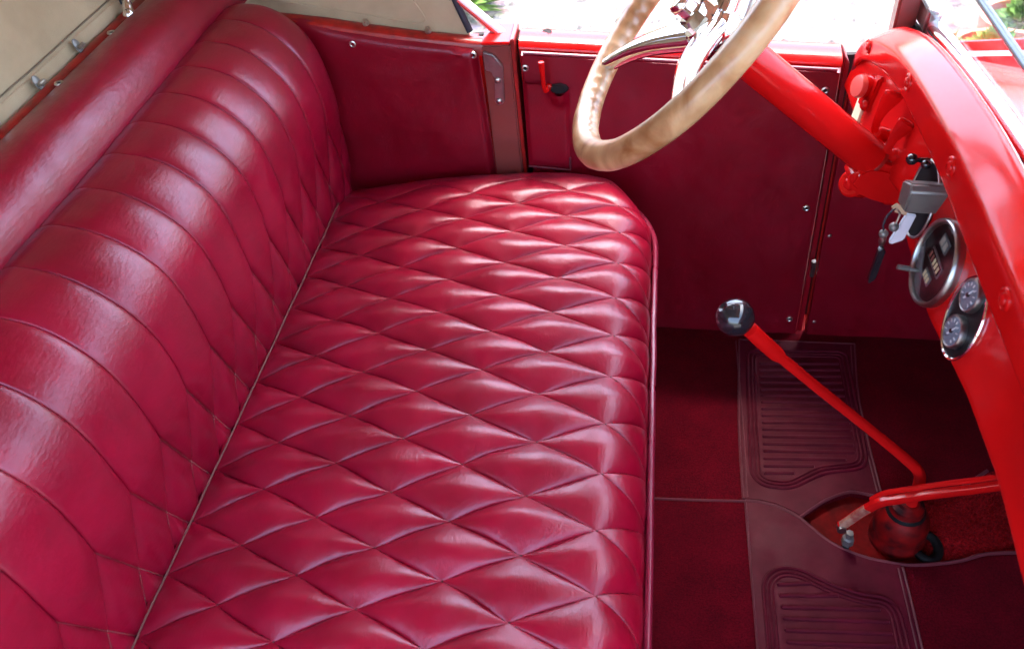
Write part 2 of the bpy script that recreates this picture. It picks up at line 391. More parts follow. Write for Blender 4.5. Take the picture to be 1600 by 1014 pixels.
for x, z in ((-0.1965, 0.137), (-0.1985, 0.066), (0.187, 0.100), (0.187, -0.084), (0.189, -0.303)): eyelet(door, x, z, 0.005)
# map pocket: a bulging sheet with a gaping mouth
pk = [(-0.2015, 0.1180), (-0.1385, 0.1125), (-0.1455, -0.020), (-0.2060, -0.014)]
def pocket(u, v):
    xa = pk[3][0] + (pk[0][0] - pk[3][0]) * v; xb = pk[2][0] + (pk[1][0] - pk[2][0]) * v
    za = pk[3][1] + (pk[0][1] - pk[3][1]) * v; zb = pk[2][1] + (pk[1][1] - pk[2][1]) * v
    x = xa + (xb - xa) * u; z = za + (zb - za) * u
    k = min(sstep(0, 0.10, u), sstep(0, 0.10, 1 - u), sstep(0, 0.06, v))
    gape = 0.010 * math.exp(-((u - 0.80) / 0.22) ** 2) * sstep(0.75, 1.0, v)
    dip = 0.010 * math.exp(-((u - 0.78) / 0.20) ** 2) * sstep(0.6, 1.0, v)
    return Vector((x, YW(x) - 0.0085 - k * 0.0030 - gape, z - dip))
pq = obj('map_pocket', grid(pocket, 24, 30), 'trim', door)
mouth = [( -0.1665, 0.1095), (-0.160, 0.1135), (-0.150, 0.1150), (-0.1425, 0.1125), (-0.1395, 0.1075), (-0.145, 0.1035), (-0.153, 0.1020), (-0.161, 0.1045)]
obj('pocket_mouth_shade', prism([(x, YW(x), z) for x, z in mouth], (0, -0.0115, 0), (0, -0.004, 0)), 'dark', door)  # dark slab put in for the shade inside the pocket opening
obj('pocket_hem', tube([pocket(u, 0.0) + Vector((0, -0.002, 0)) for u in np.linspace(0, 1, 14)] + [pocket(1.0, v) + Vector((0, -0.002, 0)) for v in np.linspace(0.03, 0.16, 4)], 0.0014, 6), 'binding', door)
# red lever on the door
lv = smoothpath([(-0.1668, YW(-0.168) - 0.008, 0.1105), (-0.1690, YW(-0.168) - 0.016, 0.1100), (-0.1705, YW(-0.17) - 0.022, 0.1170), (-0.1712, YW(-0.17) - 0.022, 0.135), (-0.1715, YW(-0.17) - 0.021, 0.1535)], 5)
lvr = [0.0035 if i < 8 else 0.0026 + 0.0014 * sstep(10, 20, i) for i in range(len(lv))]
lever = obj('door_lever', tube(lv, lvr, 10), 'red', door)
lathe_b = obj('lever_boss', lathe([(0.0055, 0), (0.0052, 0.004), (0.0, 0.006)], (0, -1, 0), (-0.1665, YW(-0.166) - 0.007, 0.110), 16), 'red', door)
# dark disc on the door top for the shade in the side curtain socket's hole
hx = -0.168
obj('curtain_socket', lathe([(0.0, 0.0009), (0.0058, 0.0009), (0.0064, 0.0012), (0.0068, 0.0)], (0, -0.15, 1), (hx, YW(hx) + 0.0325, zdt(hx) + 0.0055), 20, 1.0, 1.0), 'dark', door)

kick = thing('kick_panel', 'dark maroon leather panel in the footwell ahead of the door, with small metal rivets', 'trim panel', (0.31, YW(0.31), -0.34))
obj('leather_panel', trim_grid(0.2165, 0.450, -0.352, lambda x: 0.145, 0.003, 8.2, edge=0.002), 'trim', kick)
for x, z in ((0.2255, -0.133), (0.2270, -0.307), (0.2250, 0.02)): put('rivet', riv_me, kick, (x, YW(x) - 0.0045, z))
obj('front_pillar', bevelled(prism([(0.2065, YW(0.2065), -0.345), (0.2145, YW(0.2145), -0.345), (0.2145, YW(0.2145), 0.128), (0.2085, YW(0.2085), 0.136)], (0, 0.012, 0), (0, 0.05, 0)), 0.001), 'trim', body)
obj('hinge_edge', tube(smoothpath([(0.2150, YW(0.215) - 0.001, 0.10), (0.2148, YW(0.215) - 0.001, -0.05), (0.2155, YW(0.215) - 0.001, -0.20), (0.2160, YW(0.215) - 0.001, -0.32)], 6), 0.0014, 6), 'redworn', body)
bk = obj('check_bracket', bevelled(box(0.2085, 0.2150, YW(0.21) - 0.004, YW(0.21) + 0.004, -0.215, -0.185), 0.001), 'steel', body)

# ------------------------------------------------------------------ seat cushion
cush = thing('seat_cushion', 'deep crimson diamond-quilted leather bench seat cushion with piped front edge', 'seat cushion', (-0.25, -0.40, -0.20))
PX, PR = 0.069, 0.0626
XF, RHO = -0.0270, 0.055
YF, RHOY, RC = 0.132, 0.038, 0.140
def cush_base(c, r):
    # slight irregularity of hand-set quilting
    jn = Vector((c * 0.9, r * 0.9, 3.3))
    c2 = c + 0.085 * noise.noise(jn); r2 = r + 0.050 * noise.noise(jn + Vector((7, 3, 1)))
    s = PX * (c2 - 7); y = -PR * r2
    x0 = XF - RHO; zx = 0.0
    if s > x0:
        th = min((s - x0) / RHO, 1.5); x = x0 + RHO * math.sin(th); zx = RHO * (1 - math.cos(th))
    else: x = s
    y0 = YF - RHOY; zy = 0.0; yy = y
    if y > y0:
        th = min((y - y0) / RHOY, 1.5); yy = y0 + RHOY * math.sin(th); zy = RHOY * (1 - math.cos(th))
    xc, yc = XF - RC, YF - RC
    if x > xc and yy > yc:
        a, b_ = (x - xc) / RC, (yy - yc) / RC
        x = xc + RC * a * math.sqrt(1 - b_ * b_ / 2); yy = yc + RC * b_ * math.sqrt(1 - a * a / 2)
    z = -math.hypot(zx, zy) - 0.014 * ((c - 4) / 3) ** 2 + 0.0089 * s - 0.0020 * (max(4 - r, 0) / 4) ** 2
    # lazy undulation of the sprung seat
    z += 0.004 * noise.noise(Vector((c * 0.35, r * 0.28, 0.7)))
    return Vector((x, yy, z))
def cush_pt(c, r, puff):
    p = cush_base(c, r)
    if puff <= 0: return p
    e = 0.02
    n = (cush_base(c + e, r) - cush_base(c - e, r)).cross(cush_base(c, r - e) - cush_base(c, r + e))
    if n.length < 1e-12: return p + Vector((0, 0, puff))
    n.normalize()
    return p + n * puff
H = 0.0108
def pillow(a, b_, c, r, k=1.0):
    s = max(math.sin(PI * a), 0) * max(math.sin(PI * b_), 0)
    base = s ** 0.58
    # puckers that run off the seams
    ea, eb = min(a, 1 - a), min(b_, 1 - b_)
    pk_ = 0.05 * math.sin(b_ * 34 + 4 * noise.noise(Vector((c, r, 1)))) * math.exp(-ea / 0.10) + 0.05 * math.sin(a * 34 + 4 * noise.noise(Vector((c, r, 5)))) * math.exp(-eb / 0.10)
    wv = 0.16 * noise.noise(Vector((c * 2.2, r * 4.0, 9.1)))
    return H * k * base * (1 + pk_ * 1.2 + wv)
RMIN, RMAX = -2.42, 14.2
NG = 16
ease = [0.5 - 0.5 * math.cos(PI * i / NG) for i in range(NG + 1)]
ncell = 0
for c0 in range(0, 8):
    r0 = -3.0 if c0 % 2 == 0 else -2.5
    while r0 < RMAX + 0.5:
        if r0 + 0.5 > RMIN and r0 - 0.5 < RMAX:
            k = 1.0 + 0.30 * noise.noise(Vector((c0 * 3.7, r0 * 2.9, 2.0)))
            def fn(a, b_):
                if c0 == 7: a, b_ = a * (1 - b_), a * b_; c, r = 6 + a + b_, r0 + 0.5 * (b_ - a); A, B = a, b_
                elif c0 == 0: q1, q2 = a * (1 - b_), a * b_; A, B = 1 - q1, 1 - q2; c, r = 1 - (q1 + q2), r0 - 0.5 * (q2 - q1)
                else: A, B = a, b_; c, r = c0 - 1 + a + b_, r0 + 0.5 * (b_ - a)
                h = pillow(A, B, c, r, k)
                if c0 >= 6: h *= 0.72
                if c > 6.4: h *= 1 - 0.90 * sstep(6.4, 7.0, c)
                if c < 0.6: h *= 0.55 + 0.45 * sstep(0.0, 0.5, c)
                if r < -0.4: h *= 0.10 + 0.90 * sstep(-2.0, -0.4, r)
                return cush_pt(c, min(max(r, RMIN), RMAX), h)
            obj('quilt_panel', grid(fn, NG, NG, ease, ease), 'leather', cush, sharp=80); ncell += 1
        r0 += 1.0
# stitching sunk in the seams
def dash(V, F, p, q, wd, n=Vector((0, 0, 1)), ht=0.0006):
    d = (q - p).normalized(); s = d.cross(n).normalized() * wd; u = n * ht; k = len(V)
    V += [p - s, q - s, q + s, p + s, p - s * 0.6 + u, q - s * 0.6 + u, q + s * 0.6 + u, p + s * 0.6 + u]
    F += [(k + 4, k + 5, k + 6, k + 7), (k, k + 1, k + 5, k + 4), (k + 1, k + 2, k + 6, k + 5), (k + 2, k + 3, k + 7, k + 6), (k + 3, k, k + 4, k + 7)]
V, F = [], []
for sgn in (1, -1):
    for j in range(-14, 34):
        # seam line: r = j/… running with slope ±0.5 per column
        prev = None
        for i in range(0, 7 * 22):
            c = i / 22.0; r = (j + 0.5 if True else j) - 0.0 + sgn * 0.5 * c
            if RMIN < r < RMAX and i % 2 == 0:
                p = cush_base(c, r); q = cush_base(c + 0.026, r + sgn * 0.013)
                if q != p: dash(V, F, p, q, 0.0005, ht=0.0005)
so_ = obj('stitching', (V, F), 'darkthread', cush, smooth=False); so_['kind'] = 'stuff'
# front and far border piping plus side band
edge = [cush_base(7.0, r) for r in np.linspace(RMAX, -0.6, 90)]
def border_path(dz=0.0, off=0.0):
    P = []
    for y in np.linspace(-0.92, YF - RC, 50): P.append(Vector((XF + off, y, dz)))
    for a in np.linspace(0, PI / 2, 22)[1:]: P.append(Vector((XF - RC + (RC + off) * math.cos(a), YF - RC + (RC + off) * math.sin(a), dz)))
    for x in np.linspace(XF - RC, -0.48, 24)[1:]: P.append(Vector((x, YF + off, dz)))
    return P
pp = border_path(-0.0560, 0.0042)
pp = [p + Vector((0.0012 * noise.noise(Vector((p.x * 14, p.y * 14, 2))), 0, 0.003 * noise.noise(Vector((p.x * 6, p.y * 6, 5))))) for p in pp]
obj('piping', tube(pp, 0.0040, 10), 'piping', cush)
def band(u, v):
    k = u * (len(pp) - 1); i = min(int(k), len(pp) - 2); f = k - i; p = pp[i].lerp(pp[i + 1], f)
    return Vector((p.x - 0.004 - 0.006 * math.sin(PI * v) * -0.5, p.y - (0.004 if p.y > 0.02 else 0), -0.062 - 0.13 * v))
obj('side_band', grid(band, 95, 6), 'leather', cush)
core = border_path(-0.02, -0.012)
obj('cushion_core', prism([(p.x, p.y, 0) for p in core] + [(-0.48, -0.92, 0)], (0, 0, -0.19), (0, 0, -0.066)), 'dark', cush)

# ------------------------------------------------------------------ backrest
back = thing('backrest_cushion', 'crimson leather backrest with vertical channels ending in small diamonds', 'backrest', (-0.52, -0.40, -0.08))
prof_pts = [(-0.579, 0.2465), (-0.566, 0.2500), (-0.550, 0.2480), (-0.532, 0.2430), (-0.515, 0.2340), (-0.500, 0.2210), (-0.487, 0.2045), (-0.478, 0.1860), (-0.4725, 0.1640), (-0.4700, 0.1300), (-0.4712, 0.0960), (-0.4750, 0.0600), (-0.4810, 0.0160), (-0.4870, -0.0300), (-0.492, -0.072)]
PP = smoothpath([(x, 0, z) for x, z in prof_pts], 6)
PL = [0.0]
for i in range(1, len(PP)): PL.append(PL[-1] + (PP[i] - PP[i - 1]).length)
def prof(wl):
    x = interp(wl, PL, [p.x for p in PP]); z = interp(wl, PL, [p.z for p in PP]); return x, z
def w_at_z(z): return interp(-z, [-p.z for p in PP[14:]], PL[14:])
wV, wX, wB = w_at_z(0.096), w_at_z(0.016), PL[-1]
PB, YB0 = 0.0597, 0.0185
Y_END = 0.150
def back_pt(wl, y, h):
    wl = min(max(wl, 0.0), wB); x, z = prof(wl); x2, z2 = prof(min(wl + 0.004, wB)); x1, z1 = prof(max(wl - 0.004, 0))
    tx, tz = x2 - x1, z2 - z1; L = math.hypot(tx, tz) or 1; nx, nz = -tz / L, tx / L
    nx, nz = (nx, nz) if nx * 0.7 + nz * 0.7 > 0 else (-nx, -nz)
    h += 0.004 * noise.noise(Vector((wl * 9, y * 5, 4.4)))
    drop = 0.0
    if y > Y_END - 0.035: tt = (y - (Y_END - 0.035)) / 0.035; drop = 0.026 * (1 - math.sqrt(max(1 - tt * tt, 0)))
    return Vector((x + nx * (h - drop), y, z + nz * (h - drop)))
HB = 0.0050
def rib_jit(wl, k): return 0.0030 * noise.noise(Vector((wl * 8, k * 1.7, 1.0))) * sstep(0.02, 0.08, wl) * (1 - sstep(wV - 0.03, wV, wl))
def bn(wl, y): return 1 + 0.22 * noise.noise(Vector((wl * 16, y * 30, 6.6)))
for k in range(-3, 16):
    ya, yb = YB0 - PB * k, YB0 - PB * (k - 1)        # a channel between two ribs (ya < yb)
    if ya > Y_END - 0.01: continue
    def fn(u, v):
        wl = u * wX; y = ya + (yb - ya) * v; q = 0.0
        if wl > wV: q = min((wl - wV) / (wX - wV), 1.0); y = ya + (yb - ya) * (q / 2 + v * (1 - q))
        y += rib_jit(wl, k) * (1 - v) + rib_jit(wl, k - 1) * v
        hh = HB * (max(math.sin(PI * v), 0) ** 0.38) * (1 - q) ** 0.55 * (0.20 + 0.80 * sstep(0.0, 0.07, wl)) * (1 + 0.7 * sstep(0.12, wV, wl)) * bn(wl, y)
        # the pleat folds over its nearer neighbour
        hh += 0.0008 * sstep(0.02, 0.1, wl) * (1 - q) * math.exp(-v / 0.10)  * (1 if v > 0 else 0)
        return back_pt(wl, min(y, Y_END), hh)
    us = [i / 60 for i in range(61)]
    obj('channel_panel', grid(fn, 60, 16, us, ease), 'leather', back, sharp=80)
Lw = wX - wV
for row in range(2):
    for k in range(-3, 17):
        yc_ = YB0 - PB * (k - (0.5 if row else 0.0)); wc = wX + row * Lw
        if yc_ > Y_END: continue
        def fn(a, b_):
            wl = wc - Lw + (a + b_) * Lw; y = yc_ + (b_ - a) * PB * 0.5
            hh = HB * 1.75 * (max(math.sin(PI * a), 0) * max(math.sin(PI * b_), 0)) ** 0.55 * bn(wl, y)
            return back_pt(wl, min(y, Y_END), hh)
        obj('quilt_panel', grid(fn, 10, 10), 'leather', back, sharp=80)
V, F = [], []
nrm = Vector((1, 0, 0.25)).normalized()
for k in range(-3, 16):
    y = YB0 - PB * k
    if y > Y_END - 0.01: continue
    wl = 0.02
    while wl < wV:
        dash(V, F, back_pt(wl, y + rib_jit(wl, k), 0.0), back_pt(wl + 0.0024, y + rib_jit(wl + 0.0024, k), 0.0), 0.0005, nrm, 0.0004); wl += 0.0042
    for sg in (1, -1):
        q = 0.0
        while q < 2.0:
            dash(V, F, back_pt(wV + q * Lw, y + sg * q * PB / 2, 0), back_pt(wV + (q + 0.03) * Lw, y + sg * (q + 0.03) * PB / 2, 0), 0.0005, nrm, 0.0006); q += 0.052
so_ = obj('stitching', (V, F), 'thread', back, smooth=False); so_['kind'] = 'stuff'
def backing(u, v):
    x, z = prof(u * wB); return Vector((x - 0.010, -0.92 + (Y_END - 0.012 + 0.92) * v, z - 0.008))
obj('backrest_core', grid(backing, 40, 2), 'dark', back)
crease = [Vector((-0.4745, y, -0.0150 + 0.0015 * noise.noise(Vector((y * 20, 0, 0))))) for y in np.linspace(-0.92, 0.05, 80)]
obj('crease_cord', tube(crease, 0.0010, 6), 'seamcord', back)

# ------------------------------------------------------------------ padded roll over the rear rail
roll = thing('padded_rear_roll', 'smooth crimson leather roll behind the backrest, along the red rear edge', 'padded roll', (-0.62, -0.40, 0.20))
rp = [(-0.5785, 0.232), (-0.5800, 0.252), (-0.588, 0.2735), (-0.602, 0.2880), (-0.620, 0.2935), (-0.638, 0.2915), (-0.650, 0.2870), (-0.654, 0.2780)]
RP = smoothpath([(x, 0, z) for x, z in rp], 5)
def rollf(u, v):
    i = v * (len(RP) - 1); k = min(int(i), len(RP) - 2); p = RP[k].lerp(RP[k + 1], i - k); y = -0.95 + 1.17 * u
    h = 0.0016 * noise.noise(Vector((y * 6, v * 2, 3.0))) + 0.0006 * noise.noise(Vector((y * 30, v * 5, 8.0)))
    return Vector((p.x + h * 0.4, y, p.z + h * math.sin(PI * v)))
obj('leather_cover', grid(rollf, 110, 34), 'leather', roll)
eyer = eye_mesh('roll_eyelet', (0.1, 0, 1))
for y in (-0.62, -0.38, -0.146, -0.028, 0.09): 
    e = put('eyelet', eyer, roll, (-0.6470, y, 0.2890))
rearrail = obj('rear_edge', grid(lambda u, v: Vector((-0.6605 - 0.0075 * math.cos(v * PI) * -1, -0.97 + 1.16 * u, 0.2835 + 0.0045 * math.sin(v * PI) - (0.02 if v in (0.0, 1.0) else 0))), 2, 8), 'redworn', body)

# ------------------------------------------------------------------ soft top
top = thing('soft_top', 'raised beige canvas soft top, rear curtain and side quarter behind the seat', 'soft top', (-0.67, -0.4, 0.27))
def curtain(u, v):
    y = -0.98 + 1.165 * u; z = 0.272 + 0.49 * v
    wv = 0.004 * noise.noise(Vector((y * 5, z * 9, 2.0))) + 0.002 * noise.noise(Vector((y * 16, z * 5, 4.0)))
    lap = 0.004 * (1 - sstep(0.0255, 0.0285, z - 0.272))            # a doubled hem along the foot
    return Vector((-0.6715 - 0.10 * v + wv + lap, y, z))
vs = sorted(set([i / 40 for i in range(41)] + [0.050, 0.054, 0.057, 0.060, 0.064, 0.068]))
rc = obj('rear_curtain', grid(curtain, 90, 40, None, vs), 'canvas', top, sharp=70)
obj('hem_welt', tube([curtain(u, 0.0625) + Vector((0.0022, 0, 0)) for u in np.linspace(0, 1, 90)], 0.0011, 6), 'seamline', rc)
V, F = [], []
for i in range(260):
    u = i / 260.0; dash(V, F, curtain(u, 0.054) + Vector((0.0006, 0, 0)), curtain(u + 0.0024, 0.054) + Vector((0.0006, 0, 0)), 0.0004, Vector((1, 0, 0)), 0.0004)
s_ = obj('stitching', (V, F), 'tan', rc, smooth=False); s_['kind'] = 'stuff'
def YQ(x): return YW(x) + 0.020
qp = [(-0.70, 0.225), (-0.56, 0.208), (-0.47, 0.196), (-0.415, 0.186), (-0.34, 0.174), (-0.2715, 0.172), (-0.2870, 0.225), (-0.315, 0.33), (-0.36, 0.46), (-0.42, 0.60), (-0.47, 0.70), (-0.74, 0.70), (-0.72, 0.45)]
qs = obj('side_quarter', prism([(x, YQ(x), z) for x, z in qp], (0, 0, 0), (0, 0.004, 0)), 'canvas', top)
obj('quarter_binding', tube(smoothpath([(x, YQ(x) + 0.002, z) for x, z in [(-0.2710, 0.1775), (-0.2855, 0.225), (-0.3135, 0.33), (-0.3585, 0.46), (-0.4185, 0.60), (-0.47, 0.705)]], 6), 0.0048, 8), 'canvasedge', qs)
obj('quarter_welt', tube(smoothpath([(x, YQ(x) - 0.001, z) for x, z in [(-0.56, 0.236), (-0.47, 0.2165), (-0.40, 0.2035), (-0.345, 0.1925), (-0.3315, 0.1945), (-0.331, 0.203), (-0.345, 0.231), (-0.39, 0.32)]], 8), 0.0016, 6), 'canvas', qs)
def roof(u, v):
    x = -0.83 + 1.19 * u; y = -1.02 + 1.31 * v; e = abs(v - 0.5) * 2
    return Vector((x, y, 0.735 - 0.05 * e ** 4 + 0.02 * math.sin(PI * u)))
obj('roof_canvas', grid(roof, 20, 16), 'canvas', top)
for x in (-0.35, 0.02): obj('roof_bow', tube([roof((x + 0.83) / 1.19, v) + Vector((0, 0, -0.012)) for v in np.linspace(0.02, 0.98, 20)], 0.010, 8), 'canvasedge', top)
stud = mk_mesh('stud', *lathe([(0.0046, 0), (0.0042, 0.0022), (0.0022, 0.0034), (0.0022, 0.0050), (0.0034, 0.0062), (0.0, 0.0074)], (0, -0.4, 1), n=14), 'nickel')
for x in (-0.411, -0.3255): put('stud', stud, qs, (x, YW(x) + 0.010, interp(x, [p[0] for p in rail_pts], [p[1] for p in rail_pts]) + 0.0005))
# turn-button fasteners along the rear edge
for i, y in enumerate((-0.236, -0.152, -0.068)):
    f = thing('fastener', ['metal turn-button fastener on the canvas hem, nearest the picture corner', 'metal turn-button fastener on the canvas hem, middle of the three', 'metal turn-button fastener on the canvas hem, nearest the chrome bow foot'][i], 'fastener', (-0.6655, y, 0.288), 'fasteners along the canvas hem')
    obj('base_plate', lathe([(0.0085, 0), (0.0085, 0.001), (0.006, 0.0018), (0.0, 0.0018)], (1, 0, 0.3), (-0.6665, y, 0.2935), 18, 1.0, 0.62), 'greybox', f)
    obj('turn_button', bevelled(prism([(-0.6650, y - 0.0055, 0.2915), (-0.6650, y + 0.0055, 0.2915), (-0.6650, y + 0.0055, 0.2960), (-0.6650, y - 0.0055, 0.2960)], (0.0015, 0, 0), (0.0060, 0, 0)), 0.0012), 'nickel', f)
bowf = thing('bow_foot', 'chrome foot of the canvas top bow at the rear corner of the red edge', 'bracket', (-0.655, 0.034, 0.285))
obj('foot', tube(smoothpath([(-0.652, 0.026, 0.286), (-0.655, 0.032, 0.293), (-0.657, 0.040, 0.305), (-0.660, 0.044, 0.33)], 6), [0.0065] * 8 + [0.005] * 11, 12), 'chrome', bowf)
obj('ball_end', lathe([(0, 0.007), (0.004, 0.006), (0.0068, 0.002), (0.0068, -0.002), (0.004, -0.005), (0, -0.006)], (0, 0, 1), (-0.650, 0.022, 0.2885), 16), 'chrome', bowf)
obj('bow_strap', bevelled(box(-0.672, -0.6655, 0.045, 0.060, 0.285, 0.42), 0.001), 'canvasedge', bowf)
# strut outside the quarter
strut = thing('top_strut', 'pale painted folding strut with a red stripe rising outside the canvas quarter', 'strut', (-0.222, 0.175, 0.165))
sA, sB = Vector((-0.2230, 0.172, 0.1640)), Vector((-0.285, 0.174, 0.2250)); sd = (sB - sA)
obj('bar', tube([sA, sA + sd * 6.0], 0.0072, 12), 'pinkiron', strut)
obj('stripe', tube([sA + Vector((0.0028, -0.0055, -0.004)), sA + sd * 6 + Vector((0.0028, -0.0055, -0.004))], 0.0026, 8), 'red', strut)
obj('sleeve', tube([sA + sd * 1.02, sA + sd * 2.2], 0.0098, 14), 'canvasedge', strut)

# ------------------------------------------------------------------ floor mats
ZM = FLOOR
def flat(pts, z0, z1): return prism([(x, y, 0) for x, y in pts], (0, 0, z0), (0, 0, z1))
open_far = [(0.421, -0.146), (0.392, -0.168), (0.364, -0.186), (0.325, -0.194), (0.282, -0.195), (0.243, -0.188), (0.207, -0.204), (0.172, -0.232)]
open_near = [(0.172, -0.2335), (0.199, -0.262), (0.222, -0.277), (0.250, -0.288), (0.288, -0.2935), (0.320, -0.2915), (0.358, -0.284), (0.392, -0.272), (0.44, -0.267)]
far_mat = thing('floor_mat', 'maroon carpet floor mat with ribbed vinyl heel pad below the steering wheel', 'floor mat', (0.2, -0.05, FLOOR), 'footwell floor mats')
near_mat = thing('floor_mat', 'maroon carpet floor mat with ribbed vinyl heel pad in the near half of the footwell', 'floor mat', (0.2, -0.5, FLOOR), 'footwell floor mats')
carp_far = [(-0.032, 0.136), (0.445, 0.112), (0.445, -0.134)] + open_far + [(0.144, -0.2150), (0.120, -0.2095), (0.099, -0.2085), (-0.032, -0.2120)]
obj('carpet', flat(carp_far, FLOOR - 0.009, FLOOR), 'carpet', far_mat)
carp_near = [(-0.032, -0.2135), (0.099, -0.2105), (0.120, -0.2115), (0.144, -0.2170)] + open_near + [(0.445, -0.267), (0.445, -0.96), (-0.032, -0.96)]
obj('carpet', flat(carp_near, FLOOR - 0.009, FLOOR), 'carpet', near_mat)
pad_far = [(0.112, 0.098), (0.289, 0.092), (0.278, -0.03), (0.2815, -0.1935), (0.243, -0.1865), (0.207, -0.2025), (0.1725, -0.2305), (0.144, -0.2140), (0.120, -0.2085), (0.100, -0.2080), (0.1015, -0.08)]
pad_near = [(0.1030, -0.2112), (0.120, -0.2120), (0.144, -0.2178), (0.172, -0.2345), (0.199, -0.2630), (0.222, -0.278), (0.250, -0.289), (0.287, -0.2945), (0.2895, -0.41), (0.292, -0.56), (0.104, -0.56), (0.1035, -0.42)]
def rounded(pts, r=0.012, n=4):
    out = []; N = len(pts)
    for i in range(N):
        p, a, c = Vector((*pts[i], 0)), Vector((*pts[i - 1], 0)), Vector((*pts[(i + 1) % N], 0))
        ra = min(r, (a - p).length * 0.45); rc_ = min(r, (c - p).length * 0.45)
        s, e_ = p + (a - p).normalized() * ra, p + (c - p).normalized() * rc_
        for k in range(n + 1):
            q = k / n; z = s * (1 - q) ** 2 + p * 2 * q * (1 - q) + e_ * q * q; out.append((z.x, z.y))
    return out
def inset(pts, d):
    N = len(pts); out = []
    A = sum(pts[i][0] * pts[(i + 1) % N][1] - pts[(i + 1) % N][0] * pts[i][1] for i in range(N))
    sg = 1 if A > 0 else -1
    for i in range(N):
        p, a, c = Vector(pts[i]), Vector(pts[i - 1]), Vector(pts[(i + 1) % N])
        e1, e2 = (p - a).normalized(), (c - p).normalized()
        n1, n2 = Vector((-e1.y, e1.x)) * sg, Vector((-e2.y, e2.x)) * sg
        nn = (n1 + n2); nn = nn / max(nn.length_squared * 0.5, 0.3) if nn.length > 1e-6 else n1
        out.append(tuple(p + nn * d))
    return out
def heel_pad(mat_thing, outline, frame, ribs, sgn):
    pad = obj('heel_pad', bevelled(flat(outline, FLOOR - 0.004, FLOOR + 0.0035), 0.0012), 'vinyl', mat_thing)
    zt = FLOOR + 0.0035
    for d, rr in ((0.0, 0.0026), (0.0060, 0.0022), (0.0112, 0.0018)):
        L = rounded(inset(frame, d), 0.016 - d * 0.6, 5)
        obj('frame_bead', tube([(x, y, zt) for x, y in L], rr, 8, closed=True), 'vinyl', pad)
    for xa, ya, xb, yb in ribs:
        n = 6; P = [Vector((xa, ya, zt)).lerp(Vector((xb, yb, zt)), i / n) for i in range(n + 1)]
        obj('rib', tube([P[0] + Vector((-0.0012, 0, -0.0012))] + P + [P[-1] + Vector((0.0012, 0, -0.0012))], [0.0010] + [0.0029] * (n + 1) + [0.0010], 8), 'vinyl', pad)
    return pad
fr_far = [(0.1235, 0.074), (0.274, 0.074), (0.2735, 0.03), (0.2725, -0.135), (0.262, -0.150), (0.210, -0.160), (0.164, -0.189), (0.128, -0.186), (0.113, -0.168), (0.117, -0.05)]
ribs = []
yv = 0.046
while yv > -0.172:
    xr = interp(-yv, [-0.05, 0.128, 0.142, 0.150, 0.160, 0.170], [0.2575, 0.2570, 0.236, 0.200, 0.178, 0.158])
    ribs.append((interp(yv, [-0.17, 0.046], [0.1315, 0.1405]), yv - 0.001, xr, yv + 0.002)); yv -= 0.0131
heel_pad(far_mat, pad_far, fr_far, ribs, 1)
fr_near = [(0.1165, -0.328), (0.136, -0.309), (0.163, -0.309), (0.200, -0.3295), (0.232, -0.339), (0.264, -0.341), (0.2745, -0.360), (0.277, -0.535), (0.116, -0.535)]
ribs = []
yv = -0.332
while yv > -0.515:
    xr = interp(-yv, [0.33, 0.347, 0.362, 0.377, 0.6], [0.171, 0.205, 0.252, 0.259, 0.264])
    ribs.append((interp(-yv, [0.33, 0.40, 0.6], [0.1345, 0.1385, 0.1400]), yv - 0.001, xr, yv + 0.004)); yv -= 0.0148
heel_pad(near_mat, pad_near, fr_near, ribs, -1)
# bindings: seam line between the carpets, pad edges, rim of the opening
def bind(parent, pts, r=0.0016, z=FLOOR + 0.001, mat='binding', n=4):
    return obj('edge_binding', tube(smoothpath([(x, y, z) for x, y in pts], n), r, 7), mat, parent)
bind(near_mat, [(-0.03, -0.2128), (0.035, -0.2118), (0.1025, -0.2098)], 0.0017)
bind(near_mat, [(0.1025, -0.2105), (0.120, -0.2110), (0.146, -0.2180), (0.172, -0.2335), (0.199, -0.262), (0.222, -0.277), (0.250, -0.288), (0.288, -0.2935), (0.320, -0.2915), (0.358, -0.284), (0.392, -0.272), (0.44, -0.267)], 0.0024, FLOOR + 0.0022)
bind(near_mat, [(0.1025, -0.213), (0.1030, -0.30), (0.1040, -0.42), (0.104, -0.56)], 0.0016, FLOOR + 0.003)
bind(near_mat, [(0.2885, -0.298), (0.290, -0.36), (0.291, -0.46), (0.292, -0.56)], 0.0015, FLOOR + 0.003)
bind(near_mat, [(0.2825, -0.300), (0.284, -0.36), (0.285, -0.46), (0.286, -0.56)], 0.0011, FLOOR + 0.0036)
bind(far_mat, [(0.112, 0.098), (0.1015, -0.08), (0.100, -0.207)], 0.0016, FLOOR + 0.003)
bind(far_mat, [(0.1065, 0.095), (0.1075, -0.08), (0.106, -0.205)], 0.0010, FLOOR + 0.0036)
bind(far_mat, [(0.112, 0.098), (0.20, 0.095), (0.289, 0.092)], 0.0014, FLOOR + 0.003)
bind(far_mat, [(0.289, 0.092), (0.278, -0.03), (0.2815, -0.190)], 0.0015, FLOOR + 0.003)
bind(far_mat, [(0.283, 0.088), (0.2725, -0.03), (0.2765, -0.186)], 0.0010, FLOOR + 0.0036)
bind(far_mat, [(0.1725, -0.231), (0.207, -0.2035), (0.243, -0.1875), (0.282, -0.1945), (0.325, -0.1935), (0.364, -0.1855), (0.392, -0.168), (0.425, -0.143)], 0.0024, FLOOR + 0.0015)
